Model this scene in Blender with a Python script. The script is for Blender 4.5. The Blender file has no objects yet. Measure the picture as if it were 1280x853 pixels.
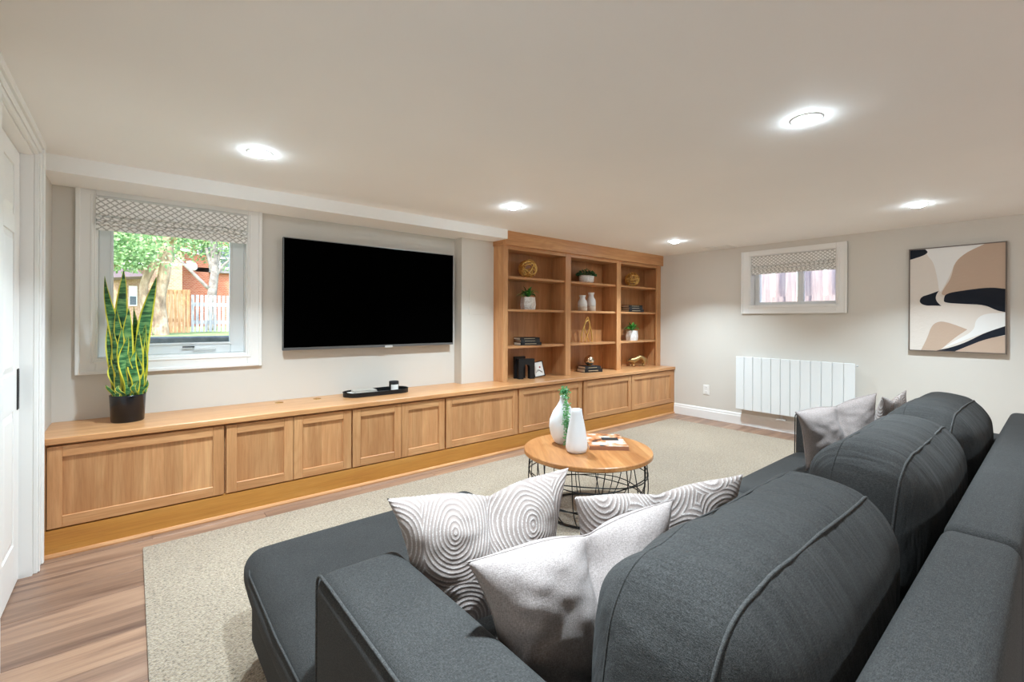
import bpy, bmesh, math, random
from mathutils import Vector, Matrix, noise
random.seed(7)
R = math.radians
PI = math.pi
col = bpy.context.scene.collection
scn = bpy.context.scene

# ------------------------------------------------------------------ camera, world, sun, exposure
FPX, CAM_H, ROLL = 572.5, 1.25, 0.0039          # focal length in pixels of a 1280 px wide frame
_a = math.atan2(690, 572.5)
FW = Vector((math.cos(_a), math.sin(_a), 0)); RT = Vector((math.sin(_a), -math.cos(_a), 0)); UP = Vector((0, 0, 1))
CR = (RT + ROLL * UP).normalized(); CU = (UP - ROLL * RT).normalized()
cam = bpy.data.cameras.new('camera'); camo = bpy.data.objects.new('camera', cam); col.objects.link(camo)
cam.sensor_width = 36; cam.lens = 36 * FPX / 1280; cam.shift_y = -26.5 / 1280; cam.clip_start = 0.02; cam.clip_end = 200
m3 = Matrix((CR, CU, -FW)).transposed()
camo.matrix_world = Matrix.Translation((0, 0, CAM_H)) @ m3.to_4x4()
scn.camera = camo

world = bpy.data.worlds.new('sky'); scn.world = world; world.use_nodes = True
wn = world.node_tree.nodes; wl = world.node_tree.links
sky = wn.new('ShaderNodeTexSky'); sky.sky_type = 'NISHITA'; sky.sun_disc = False
sky.sun_elevation = R(48); sky.sun_rotation = R(200); sky.air_density = 1.0; sky.dust_density = 1.5
wl.new(sky.outputs[0], wn['Background'].inputs[0]); wn['Background'].inputs[1].default_value = 0.62
sun = bpy.data.lights.new('sun', 'SUN'); suno = bpy.data.objects.new('sun', sun); col.objects.link(suno)
sun.energy = 4.6; sun.angle = R(0.6); sun.color = (1, 0.94, 0.85)
suno.rotation_euler = Vector((0.35, 0.62, -0.85)).to_track_quat('-Z', 'Y').to_euler()
LAMP_W, LENS, LAMP_C = 24.0, 120.0, (.74, .90, 1.0)   # downlight beam in watts, lens glow, lamp colour at the camera's white balance
vs = scn.view_settings
vs.view_transform = 'Standard'; vs.look = 'None'; vs.exposure = 0.32; vs.gamma = 1.0; vs.use_curve_mapping = False
scn.cycles.diffuse_bounces = 8; scn.cycles.max_bounces = 14; scn.cycles.transparent_max_bounces = 12

# pixel -> point on a plane the thing touches
def ray(x, y): return FW + CR * ((x - 640) / FPX) - CU * ((y - 400) / FPX)
def onz(x, y, z): d = ray(x, y); return d * ((z - CAM_H) / d.z) + Vector((0, 0, CAM_H))
def ony(x, y, Y): d = ray(x, y); return d * (Y / d.y) + Vector((0, 0, CAM_H))
def onx(x, y, X): d = ray(x, y); return d * (X / d.x) + Vector((0, 0, CAM_H))

# ------------------------------------------------------------------ mesh helpers
class MB:
    def __init__(s): s.v = []; s.f = []; s.m = []; s.sm = []
    def add(s, vs_, fs, mi=0, smooth=False):
        b = len(s.v); s.v += [tuple(v) for v in vs_]
        for f in fs: s.f.append([i + b for i in f]); s.m.append(mi); s.sm.append(smooth)
        return s
    def box(s, x0, x1, y0, y1, z0, z1, mi=0):
        return s.add([(x, y, z) for z in (z0, z1) for y in (y0, y1) for x in (x0, x1)],
                     [(0, 2, 3, 1), (4, 5, 7, 6), (0, 1, 5, 4), (2, 6, 7, 3), (0, 4, 6, 2), (1, 3, 7, 5)], mi)
    def bbox(s, x0, x1, y0, y1, z0, z1, r=0.003, mi=0, seg=1):
        bm = bmesh.new(); bmesh.ops.create_cube(bm, size=1)
        for v in bm.verts: v.co = ((x0 + x1) / 2 + v.co.x * (x1 - x0), (y0 + y1) / 2 + v.co.y * (y1 - y0), (z0 + z1) / 2 + v.co.z * (z1 - z0))
        r = min(r, .45 * min(x1 - x0, y1 - y0, z1 - z0))
        bmesh.ops.bevel(bm, geom=bm.edges[:], offset=r, segments=seg, profile=.6, affect='EDGES')
        bm.verts.index_update()
        s.add([v.co for v in bm.verts], [[v.index for v in f.verts] for f in bm.faces], mi, seg > 1); bm.free(); return s
    def tube(s, pts, r, n=8, closed=False, mi=0, caps=True):
        pts = [Vector(p) for p in pts]; N = len(pts); rr = r if isinstance(r, (list, tuple)) else [r] * N
        rings = []; prev = None
        for i, p in enumerate(pts):
            a = pts[i - 1] if (i > 0 or closed) else pts[0]; b = pts[(i + 1) % N] if (i < N - 1 or closed) else pts[-1]
            t = (b - a).normalized()
            if prev is None:
                u = t.orthogonal().normalized()
            else:
                u = (prev - t * prev.dot(t)); u = u.normalized() if u.length > 1e-6 else t.orthogonal().normalized()
            prev = u; w = t.cross(u)
            rings.append([p + (u * math.cos(k * 2 * PI / n) + w * math.sin(k * 2 * PI / n)) * rr[i] for k in range(n)])
        vs_ = [v for g in rings for v in g]; fs = []
        for i in range(N if closed else N - 1):
            j = (i + 1) % N; off = 0
            if closed and j == 0:
                off = min(range(n), key=lambda o: (rings[0][o] - rings[i][0]).length)
            for k in range(n):
                fs.append((i * n + k, i * n + (k + 1) % n, j * n + (k + 1 + off) % n, j * n + (k + off) % n))
        if caps and not closed: fs += [tuple(range(n - 1, -1, -1)), tuple(range((N - 1) * n, N * n))]
        return s.add(vs_, fs, mi, True)
    def lathe(s, prof, c=(0, 0, 0), n=32, mi=0, sx=1, sy=1, smooth=True, rot=0):
        vs_ = []; fs = []; K = len(prof)
        for (r, z) in prof:
            for k in range(n):
                a = k * 2 * PI / n + rot; vs_.append((c[0] + r * sx * math.cos(a), c[1] + r * sy * math.sin(a), c[2] + z))
        for i in range(K - 1):
            for k in range(n): fs.append((i * n + k, i * n + (k + 1) % n, (i + 1) * n + (k + 1) % n, (i + 1) * n + k))
        if prof[0][0] > 1e-5: fs.append(tuple(range(n - 1, -1, -1)))
        if prof[-1][0] > 1e-5: fs.append(tuple(range((K - 1) * n, K * n)))
        return s.add(vs_, fs, mi, smooth)
    def prism(s, poly, d0, d1, axis='y', mi=0):
        n = len(poly)
        def P(a, b, d): return {'y': (a, d, b), 'x': (d, a, b), 'z': (a, b, d)}[axis]
        vs_ = [P(a, b, d0) for a, b in poly] + [P(a, b, d1) for a, b in poly]
        fs = [tuple(range(n)), tuple(range(2 * n - 1, n - 1, -1))] + [(i, (i + 1) % n, n + (i + 1) % n, n + i) for i in range(n)]
        return s.add(vs_, fs, mi)
    def mesh(s, name):
        me = bpy.data.meshes.new(name); me.from_pydata(s.v, [], s.f)
        me.polygons.foreach_set('material_index', s.m); me.polygons.foreach_set('use_smooth', s.sm); me.update()
        bm = bmesh.new(); bm.from_mesh(me); bmesh.ops.recalc_face_normals(bm, faces=bm.faces); bm.to_mesh(me); bm.free()
        return me
def put(name, mb, mats, parent=None, loc=None, rot=None):
    me = mb.mesh(name) if isinstance(mb, MB) else mb
    if not isinstance(mats, (list, tuple)): mats = [mats]
    if not me.materials:
        for m in mats: me.materials.append(m)
    o = bpy.data.objects.new(name, me); col.objects.link(o)
    if parent: o.parent = parent
    if loc is not None: o.location = loc
    if rot is not None: o.rotation_euler = rot
    return o
def tag(o, label, cat, group=None):
    o['label'] = label; o['category'] = cat
    if group: o['group'] = group
    return o
def thing(name, label, cat, loc=(0, 0, 0), rz=0, group=None):
    o = bpy.data.objects.new(name, None); col.objects.link(o); o.location = loc; o.rotation_euler = (0, 0, rz); o.empty_display_size = .05
    return tag(o, label, cat, group)
def struct(o, label=None):
    o['kind'] = 'structure'
    if label: o['label'] = label
    return o
def bx(*a, **k): return MB().box(*a, **k)
def bb(*a, **k): return MB().bbox(*a, **k)

# ------------------------------------------------------------------ materials
def srgb(h):
    h = h.lstrip('#'); c = [int(h[i:i + 2], 16) / 255 for i in (0, 2, 4)]
    return tuple((x / 12.92 if x <= .04045 else ((x + .055) / 1.055) ** 2.4) for x in c) + (1,)
class NT:
    def __init__(s, name):
        s.m = bpy.data.materials.new(name); s.m.use_nodes = True; s.t = s.m.node_tree; s.b = s.t.nodes['Principled BSDF']; s.out = s.t.nodes['Material Output']
    def n(s, typ, **k):
        nd = s.t.nodes.new('ShaderNode' + typ)
        for a, b in k.items():
            if a in nd.inputs: nd.inputs[a].default_value = b
            else: setattr(nd, a, b)
        return nd
    def l(s, a, b): s.t.links.new(a, b)
    def base(s, rough=.5, metal=0, spec=.5, colr=None, sheen=0, coat=0):
        s.b.inputs['Roughness'].default_value = rough; s.b.inputs['Metallic'].default_value = metal; s.b.inputs['Specular IOR Level'].default_value = spec
        s.b.inputs['Sheen Weight'].default_value = sheen; s.b.inputs['Coat Weight'].default_value = coat
        if colr: s.b.inputs['Base Color'].default_value = colr
        return s
    def coords(s, scale=(1, 1, 1), rnd=True, which='Object'):
        tc = s.n('TexCoord'); mp = s.n('Mapping'); mp.inputs['Scale'].default_value = scale; s.l(tc.outputs[which], mp.inputs['Vector'])
        if rnd:
            oi = s.n('ObjectInfo'); mu = s.n('Math', operation='MULTIPLY'); mu.inputs[1].default_value = 37.0
            s.l(oi.outputs['Random'], mu.inputs[0]); s.l(mu.outputs[0], mp.inputs['Location'])
        return mp.outputs[0]
    def ramp(s, fac, stops):
        r = s.n('ValToRGB'); e = r.color_ramp.elements
        while len(e) < len(stops): e.new(.5)
        for i, (p, c) in enumerate(stops): e[i].position = p; e[i].color = c
        s.l(fac, r.inputs[0]); return r.outputs[0]
    def bump(s, h, strength=.3, dist=.002):
        b = s.n('Bump'); b.inputs['Strength'].default_value = strength; b.inputs['Distance'].default_value = dist
        s.l(h, b.inputs['Height']); s.l(b.outputs[0], s.b.inputs['Normal'])
    def mix(s, fac, a, b, mode='MIX'):
        x = s.n('Mix', data_type='RGBA', blend_type=mode)
        for i, v in ((0, fac), (6, a), (7, b)):
            if hasattr(v, 'links'): s.l(v, x.inputs[i])
            else: x.inputs[i].default_value = v
        return x.outputs[2]
    def math(s, op, a, b=0.0):
        x = s.n('Math', operation=op)
        for i, v in ((0, a), (1, b)):
            if hasattr(v, 'links'): s.l(v, x.inputs[i])
            else: x.inputs[i].default_value = v
        return x.outputs[0]
def plain(name, h, rough=.5, metal=0, spec=.5, **k):
    return NT(name).base(rough, metal, spec, srgb(h), **k).m
def paint(name, h, rough=.6, bs=.05, var=.015):
    t = NT(name).base(rough, 0, .35); v = t.coords(rnd=False); n = t.n('TexNoise', Scale=1.3, Detail=2); t.l(v, n.inputs['Vector'])
    c = srgb(h); t.l(t.ramp(n.outputs[0], [(.3, tuple(x * (1 - var) for x in c[:3]) + (1,)), (.7, tuple(min(1, x * (1 + var)) for x in c[:3]) + (1,))]), t.b.inputs['Base Color'])
    n2 = t.n('TexNoise', Scale=260, Detail=2); t.l(v, n2.inputs['Vector']); t.bump(n2.outputs[0], bs, .0006); return t.m
def wood(name, axis, cols, rough=.42, strips=None, stretch=14, scale=1.0, contrast=1.0, coat=0, figure=.25):
    """grain along the local axis (0,1,2); cols dark, mid, light"""
    t = NT(name).base(rough, 0, .45, coat=coat); sc = [stretch * scale] * 3; sc[axis] = scale
    v = t.coords(tuple(sc)); d, md, lt = [srgb(c) for c in cols]
    n1 = t.n('TexNoise', Scale=1.3, Detail=6, Roughness=.62, Distortion=.5); t.l(v, n1.inputs['Vector'])
    sc2 = [160 * scale] * 3; sc2[axis] = 5 * scale
    v2 = t.coords(tuple(sc2)); n2 = t.n('TexNoise', Scale=1, Detail=3, Roughness=.7); t.l(v2, n2.inputs['Vector'])
    base = t.ramp(n1.outputs[0], [(.5 - .24 / contrast, d), (.5, md), (.5 + .22 / contrast, lt)])
    if figure:                                        # cathedral figure
        sc3 = [7 * scale] * 3; sc3[axis] = .9 * scale; v3 = t.coords(tuple(sc3)); n3 = t.n('TexNoise', Scale=.9, Detail=1.5, Distortion=.3); t.l(v3, n3.inputs['Vector'])
        w = t.math('SINE', t.math('MULTIPLY', n3.outputs[0], 85.0)); w = t.math('MULTIPLY', t.math('POWER', t.math('ADD', t.math('MULTIPLY', w, .5), .5), 3.0), figure)
        base = t.mix(w, base, d)
    fine = t.ramp(n2.outputs[0], [(.3, (.72, .68, .63, 1)), (.55, (1, 1, 1, 1))])
    base = t.mix(.55, base, fine, 'MULTIPLY')
    if strips:                                        # glued staves: tone steps across the width
        ax, w = strips; tc = t.n('TexCoord'); sp = t.n('SeparateXYZ'); t.l(tc.outputs['Object'], sp.inputs[0])
        fl = t.math('FLOOR', t.math('DIVIDE', sp.outputs[ax], w)); wn_ = t.n('TexWhiteNoise', noise_dimensions='1D'); t.l(fl, wn_.inputs['W'])
        tone = t.ramp(wn_.outputs['Value'], [(0, (.84, .81, .78, 1)), (.55, (1, 1, 1, 1)), (1, (1.1, 1.1, 1.1, 1))])
        base = t.mix(1.0, base, tone, 'MULTIPLY')
    else:
        oi = t.n('ObjectInfo'); tone = t.ramp(oi.outputs['Random'], [(0, (.91, .9, .88, 1)), (1, (1.06, 1.05, 1.04, 1))]); base = t.mix(1.0, base, tone, 'MULTIPLY')
    t.l(base, t.b.inputs['Base Color']); t.bump(n2.outputs[0], .12, .0008); return t.m
OAK = ('#b98152', '#c99465', '#d8a877')
M = {}
M['wall'] = paint('wall_paint', '#dad5cd'); M['ceiling'] = paint('ceiling_paint', '#f8f7f5', .75)
M['trim'] = paint('trim_paint', '#f3f2f0', .35, .02); M['door'] = paint('door_paint', '#f4f3f1', .4, .02)
for i, a in enumerate('xyz'): M['oak_' + a] = wood('oak_grain_' + a, i, OAK)
M['oak_panel'] = wood('oak_panel', 2, OAK, strips=(0, .093)); M['oak_back'] = wood('oak_back_panel', 2, ('#a8744a', '#b98455', '#c79464'), strips=(0, .11))
M['oak_plinth'] = wood('oak_plinth', 0, ('#b57839', '#c3883f', '#cc9650'), figure=.15)
M['oak_top'] = wood('oak_worktop', 0, OAK, rough=.3)
M['dark_gap'] = plain('cabinet_inside', '#3a2616', .8)
def floor_mat():
    t = NT('floor_plank').base(.38, 0, .45); v = t.coords((1.1, 11, 11)); n = t.n('TexNoise', Scale=1.2, Detail=5, Roughness=.6, Distortion=.6); t.l(v, n.inputs['Vector'])
    c = t.ramp(n.outputs[0], [(.28, srgb('#6a5145')), (.45, srgb('#8a6d5b')), (.58, srgb('#9c7d68')), (.75, srgb('#ab8d77'))])
    v2 = t.coords((4, 150, 150)); n2 = t.n('TexNoise', Scale=1, Detail=3); t.l(v2, n2.inputs['Vector'])
    c = t.mix(.4, c, t.ramp(n2.outputs[0], [(.32, (.68, .64, .62, 1)), (.6, (1, 1, 1, 1))]), 'MULTIPLY')
    oi = t.n('ObjectInfo'); c = t.mix(1, c, t.ramp(oi.outputs['Random'], [(0, (.80, .77, .76, 1)), (.5, (.98, .96, .95, 1)), (1, (1.1, 1.06, 1.0, 1))]), 'MULTIPLY')
    t.l(c, t.b.inputs['Base Color']); t.bump(n2.outputs[0], .1, .0006); return t.m
M['plank'] = floor_mat(); M['subfloor'] = plain('floor_joint', '#4a3a30', .9)
def rug_mat():
    t = NT('rug_pile').base(.95, 0, .15, sheen=.3); v = t.coords(rnd=False)
    n = t.n('TexNoise', Scale=95, Detail=3, Roughness=.7); t.l(v, n.inputs['Vector']); n2 = t.n('TexNoise', Scale=2.2, Detail=2); t.l(v, n2.inputs['Vector'])
    vo = t.n('TexVoronoi', Scale=150); t.l(v, vo.inputs['Vector'])
    c = t.ramp(n.outputs[0], [(.32, srgb('#66594a')), (.44, srgb('#978672')), (.56, srgb('#ab9a84')), (.7, srgb('#bcab96'))])
    c = t.mix(.5, c, t.ramp(n2.outputs[0], [(.35, (.88, .87, .85, 1)), (.65, (1, 1, 1, 1))]), 'MULTIPLY')
    t.l(c, t.b.inputs['Base Color']); h = t.math('ADD', n.outputs[0], t.math('MULTIPLY', vo.outputs[0], -.8)); t.bump(h, .8, .008); return t.m
M['rug'] = rug_mat()
def fabric(name, cols, thread=900, sheen=.2, bumpd=.0012, wr=0.0, slub=None):
    t = NT(name).base(.92, 0, .15, sheen=sheen); v = t.coords(rnd=False)
    a = [srgb(c) for c in cols]
    va = t.coords((1, .22, 1), rnd=False); vb = t.coords((.22, 1, .6), rnd=False)
    n1 = t.n('TexNoise', Scale=thread, Detail=2, Roughness=.6); t.l(va, n1.inputs['Vector'])
    n2 = t.n('TexNoise', Scale=thread, Detail=2, Roughness=.6); t.l(vb, n2.inputs['Vector'])
    h = t.math('MULTIPLY', t.math('ADD', n1.outputs[0], n2.outputs[0]), .5)
    c = t.ramp(h, [(.36, a[0]), (.5, a[1]), (.64, a[2])])
    n3 = t.n('TexNoise', Scale=9, Detail=3); t.l(v, n3.inputs['Vector']); c = t.mix(.6, c, t.ramp(n3.outputs[0], [(.3, (.86, .86, .86, 1)), (.7, (1.06, 1.06, 1.06, 1))]), 'MULTIPLY')
    if wr:
        vw = t.coords((9, 1.4, 2.2), rnd=True); nw = t.n('TexNoise', Scale=1.6, Detail=3, Roughness=.55, Distortion=.7); t.l(vw, nw.inputs['Vector'])
        h = t.math('ADD', t.math('MULTIPLY', h, .12), t.math('MULTIPLY', nw.outputs[0], wr))
        t.bump(h, .6, .02)
    else: t.bump(h, .5, bumpd)
    t.l(c, t.b.inputs['Base Color']); return t.m
SOFA = ('#292827', '#373635', '#484746')
M['sofa'] = fabric('sofa_weave', SOFA, 800, sheen=.02); M['sofa_crease'] = fabric('sofa_cushion_weave', SOFA, 800, sheen=.02, wr=1.7)
M['piping'] = fabric('sofa_piping', ('#323130', '#444342', '#555453'), 700, sheen=.02)
M['linen'] = fabric('pillow_linen', ('#867b77', '#998d89', '#aba09b'), 600, .1, .0015, wr=0)
def plush_mat():
    t = NT('plush_arches').base(.95, 0, .1, sheen=.15); v = t.coords((1, .8, .0001))
    nz = t.n('TexNoise', Scale=7, Detail=1); t.l(v, nz.inputs['Vector'])
    vm = t.n('VectorMath', operation='SCALE'); vm.inputs['Scale'].default_value = .04; t.l(nz.outputs['Color'], vm.inputs[0])
    va = t.n('VectorMath', operation='ADD'); t.l(v, va.inputs[0]); t.l(vm.outputs[0], va.inputs[1])
    vo = t.n('TexVoronoi', Scale=6.0, Randomness=.55, voronoi_dimensions='2D'); t.l(va.outputs[0], vo.inputs['Vector'])
    w = t.math('SINE', t.math('MULTIPLY', vo.outputs['Distance'], 112.0))
    n = t.n('TexNoise', Scale=340, Detail=3); vv = t.coords(rnd=False); t.l(vv, n.inputs['Vector'])
    w2 = t.math('ADD', w, t.math('MULTIPLY', t.math('SUBTRACT', n.outputs[0], .5), 3.0))
    c = t.ramp(w2, [(.05, srgb('#978983')), (.4, srgb('#9f928c')), (.8, srgb('#b5a9a4')), (1.0, srgb('#c8beba'))])
    t.l(c, t.b.inputs['Base Color']); h = t.math('ADD', t.math('MULTIPLY', w, .5), n.outputs[0]); t.bump(h, .6, .0028); return t.m
M['plush'] = plush_mat()
M['black_metal'] = plain('black_metal', '#17181a', .45, .3); M['screen'] = plain('screen_glass', '#020202', .5, 0, .0); M['bezel'] = plain('brushed_bezel', '#8d8f92', .35, .9)
M['bezel_dark'] = plain('dark_bezel', '#1a1b1d', .45); M['silver'] = plain('silver_plate', '#d9dadb', .4, .2); M['white_ceramic'] = plain('matte_white_ceramic', '#e9eaec', .45)
M['brass'] = plain('brass', '#c9973f', .25, 1.0); M['antique'] = plain('antique_gold', '#b79a6a', .38, .9); M['blk'] = plain('matte_black', '#101114', .55); M['pot'] = plain('black_glazed_pot', '#11131a', .22)
M['white_enamel'] = plain('white_enamel', '#eceff0', .35); M['plastic'] = plain('white_plastic', '#efeeeb', .4); M['slot'] = plain('dark_slot', '#2a2a2a', .7)
M['vinyl'] = plain('white_vinyl', '#e6e9ea', .4); M['soil'] = plain('potting_soil', '#3a2c20', .95); M['paper'] = plain('page_block', '#e6dcc8', .9); M['card'] = plain('white_card', '#f0eeea', .8)
M['gold'] = plain('bright_gold', '#edc677', .28, .9)
def emit(name, colr, st):
    t = NT(name); e = t.n('Emission'); e.inputs[0].default_value = colr; e.inputs[1].default_value = st; t.l(e.outputs[0], t.out.inputs[0]); return t.m
M['lens'] = emit('downlight_lens', LAMP_C + (1,), LENS)
def glass_mat():
    t = NT('window_glass'); tr = t.n('BsdfTransparent'); gl = t.n('BsdfGlossy'); gl.inputs['Roughness'].default_value = .02; fr = t.n('Fresnel'); fr.inputs[0].default_value = 1.45
    mx = t.n('MixShader'); f2 = t.math('MULTIPLY', fr.outputs[0], .8); t.l(f2, mx.inputs[0]); t.l(tr.outputs[0], mx.inputs[1]); t.l(gl.outputs[0], mx.inputs[2]); t.l(mx.outputs[0], t.out.inputs[0]); return t.m
M['glass'] = glass_mat()
def leaf_mat(name, cols, sc=8, rough=.45):
    t = NT(name).base(rough, 0, .4); v = t.coords(); n = t.n('TexNoise', Scale=sc, Detail=3); t.l(v, n.inputs['Vector'])
    t.l(t.ramp(n.outputs[0], [(.3, srgb(cols[0])), (.5, srgb(cols[1])), (.7, srgb(cols[2]))]), t.b.inputs['Base Color']); return t.m
M['fern'] = leaf_mat('fern_green', ('#1f5a22', '#3c8a35', '#63ab4c')); M['dark_leaf'] = leaf_mat('dark_leaf_green', ('#17361f', '#2a5a30', '#4a8048'))
M['bead'] = leaf_mat('trailing_green', ('#2c6b33', '#4d9450', '#7fb877')); M['edge_leaf'] = leaf_mat('leaf_margin_yellow', ('#b8b52c', '#d8d13c', '#e8e267'))
def band_mat():
    t = NT('leaf_banded_green').base(.4, 0, .45); v = t.coords((14, 14, 60)); n = t.n('TexNoise', Scale=1.0, Detail=3, Distortion=.4); t.l(v, n.inputs['Vector'])
    t.l(t.ramp(n.outputs[0], [(.38, srgb('#1f4a2a')), (.5, srgb('#3f7a45')), (.64, srgb('#7ba564'))]), t.b.inputs['Base Color']); return t.m
M['band_leaf'] = band_mat()
def blind_mat():
    t = NT('blind_lattice_print').base(.9, 0, .1); tc = t.n('TexCoord'); sp = t.n('SeparateXYZ'); t.l(tc.outputs['Object'], sp.inputs[0])
    u = t.math('ADD', sp.outputs[0], sp.outputs[1]); w = sp.outputs[2]; k = PI / .044
    a = t.math('SINE', t.math('MULTIPLY', t.math('ADD', u, t.math('MULTIPLY', w, 1.28)), k)); b = t.math('SINE', t.math('MULTIPLY', t.math('SUBTRACT', u, t.math('MULTIPLY', w, 1.28)), k))
    mn = t.math('MINIMUM', t.math('ABSOLUTE', a), t.math('ABSOLUTE', b))
    n = t.n('TexNoise', Scale=170, Detail=2); t.l(tc.outputs['Object'], n.inputs['Vector'])
    f = t.math('ADD', mn, t.math('MULTIPLY', t.math('SUBTRACT', n.outputs[0], .5), .9))
    t.l(t.ramp(f, [(.10, srgb('#b4b2ae')), (.34, srgb('#d2d0cc')), (.46, srgb('#f4f3f0')), (.9, srgb('#fbfaf8'))]), t.b.inputs['Base Color']); return t.m
M['blind'] = blind_mat()
def marble(name):
    t = NT(name).base(.4, 0, .4); v = t.coords(); n = t.n('TexNoise', Scale=14, Detail=5, Distortion=1.5); t.l(v, n.inputs['Vector'])
    t.l(t.ramp(n.outputs[0], [(.42, srgb('#efecea')), (.52, srgb('#d7d1cc')), (.58, srgb('#f2f0ee'))]), t.b.inputs['Base Color']); return t.m
M['marble'] = marble('marbled_white')

# ------------------------------------------------------------------ the room
XW, XE, YN, YS, ZC = -0.37, 5.648, 3.863, -2.6, 2.139
ZCT = 0.624                                           # worktop height
fl = struct(put('floor', bx(XW - .3, XE + .1, YS - .1, YN + .1, -.06, -.004), M['subfloor']), 'brown wood-look plank floor')
pw, plen = .182, 1.22
pm = {}
row = 0; y = YN - .02
while y > YS:
    x = XW - .12 - random.random() * plen * .8; y0 = max(y - pw, YS)
    while x < XE:
        x0, x1 = max(x, XW - .12), min(x + plen, XE)
        if x1 - x0 > .04:
            key = (round(x1 - x0, 3), round(y - y0, 3))
            if key not in pm:
                pm[key] = bb(0, key[0] - .0012, 0, key[1] - .0012, -.01, 0, r=.0012).mesh('plank'); pm[key].materials.append(M['plank'])
            put('plank', pm[key], M['plank'], fl, (x0, y0, 0))
        x += plen
    y -= pw; row += 1
ce = struct(put('ceiling', bx(XW - .3, XE + .3, YS - .2, YN + .3, ZC, ZC + .15), M['ceiling']), 'flat off-white ceiling')
put('bulkhead', bx(XW, 2.845, 3.50, YN + .01, 2.048, ZC + .01), M['ceiling'], ce)
# north wall with window opening
W1 = dict(x0=-.178, x1=.66, z0=.99, z1=2.02)
m = MB(); m.box(XW - .3, W1['x0'], YN, YN + .22, 0, ZC); m.box(W1['x1'], XE + .2, YN, YN + .22, 0, ZC)
m.box(W1['x0'], W1['x1'], YN, YN + .22, 0, W1['z0']); m.box(W1['x0'], W1['x1'], YN, YN + .22, W1['z1'], ZC)
wn_ = struct(put('wall_north', m, M['wall']), 'off-white wall behind the television')
put('pilaster', bx(2.462, 2.852, 3.735, YN + .01, ZCT, 2.05), M['wall'], wn_)
# east wall with window opening
W2 = dict(y0=1.507, y1=2.386, z0=1.422, z1=2.02)
m = MB(); m.box(XE, XE + .22, YS, W2['y0'], 0, ZC); m.box(XE, XE + .22, W2['y1'], YN + .2, 0, ZC)
m.box(XE, XE + .22, W2['y0'], W2['y1'], 0, W2['z0']); m.box(XE, XE + .22, W2['y0'], W2['y1'], W2['z1'], ZC)
struct(put('wall_east', m, M['wall']), 'off-white end wall with the small window')
# west wall with door opening
DY0, DY1, DZ = 2.38, 3.2, 2.05
m = MB(); m.box(XW - .14, XW, DY1, YN + .1, 0, ZC); m.box(XW - .14, XW, YS, DY0, 0, ZC); m.box(XW - .14, XW, DY0, DY1, DZ, ZC); m.box(XW - .20, XW - .15, DY0 - .1, DY1 + .1, 0, ZC)
struct(put('wall_west', m, M['wall']), 'off-white side wall around the panelled door')
struct(put('wall_south', bx(XW - .3, XE + .3, YS - .15, YS, 0, ZC), M['wall']), 'off-white wall opposite the television')
# door
dr = struct(put('door_1', bx(XW - .085, XW - .05, DY0 + .004, DY1 - .016, .008, DZ - .016), M['door']), 'white panelled pocket door')
XD = XW - .05
def rail(y0, y1, z0, z1, nm): put(nm, bb(XD - .001, XD + .006, y0, y1, z0, z1, r=.002), M['door'], dr)
PZ = [(.208, .824 - .0), (.93, 1.64), (1.72, 1.95)]
PZ = [(.208, .824), (.997, 1.638), (1.723, 1.948)]
YA, YB_, YM0, YM1 = DY0 + .12, 3.065, 2.74, 2.83
rail(YB_, DY1 - .016, .008, DZ - .016, 'stile'); rail(DY0 + .004, YA, .008, DZ - .016, 'stile'); rail(YM0, YM1, .008, DZ - .016, 'stile')
zz = .008
for (z0, z1) in PZ + [(DZ - .016, 0)]:
    for (a, b) in ((YA, YM0), (YM1, YB_)): rail(a, b, zz, z0, 'rail')
    zz = z1
for (z0, z1) in PZ:
    for (a, b) in ((YA, YM0), (YM1, YB_)):
        mm = MB(); i = .035
        mm.add([(XD, a + .008, z0 + .008), (XD, b - .008, z0 + .008), (XD, b - .008, z1 - .008), (XD, a + .008, z1 - .008),
                (XD + .006, a + i, z0 + i), (XD + .006, b - i, z0 + i), (XD + .006, b - i, z1 - i), (XD + .006, a + i, z1 - i)],
               [(4, 5, 6, 7), (0, 1, 5, 4), (1, 2, 6, 5), (2, 3, 7, 6), (3, 0, 4, 7)])
        put('raised_panel', mm, M['door'], dr)
pl = put('pull_plate', bb(XD + .006, XD + .010, 3.125, 3.165, .818, 1.011, r=.003), M['blk'], dr)
put('pull_recess', bb(XD + .010, XD + .0105, 3.135, 3.155, .86, .97, r=.0002), M['slot'], pl)
# door casing (jamb + stepped casing)
t1 = struct(put('trim_1', bx(XW - .14, XW + .001, DY1 - .012, DY1 + .002, 0, DZ), M['trim']), 'white door casing')
put('jamb_head', bx(XW - .14, XW + .001, DY0, DY1 - .012, DZ - .012, DZ + .001), M['trim'], t1)
put('casing_board', bb(XW, XW + .018, DY1 + .004, DY1 + .125, 0, ZC - .0305, r=.003), M['trim'], t1)
put('casing_bead', bb(XW + .018, XW + .024, DY1 + .015, DY1 + .035, 0, DZ + .0115, r=.003), M['trim'], t1)
put('casing_back_band', bb(XW, XW + .028, DY1 + .1045, DY1 + .132, 0, ZC - .031, r=.004), M['trim'], t1)
put('casing_head', bb(XW, XW + .0175, DY0 + .0005, DY1 + .0035, DZ - .004, ZC - .0305, r=.003), M['trim'], t1)
put('casing_head_bead', bb(XW + .018, XW + .024, DY0 - .1, DY1 + .035, DZ + .012, DZ + .03, r=.003), M['trim'], t1)
put('casing_head_band', bb(XW, XW + .03, DY0 - .12, DY1 + .132, ZC - .03, ZC, r=.004), M['trim'], t1)
put('casing_board', bb(XW, XW + .018, DY0 - .12, DY0, 0, ZC - .0305, r=.003), M['trim'], t1)
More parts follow.
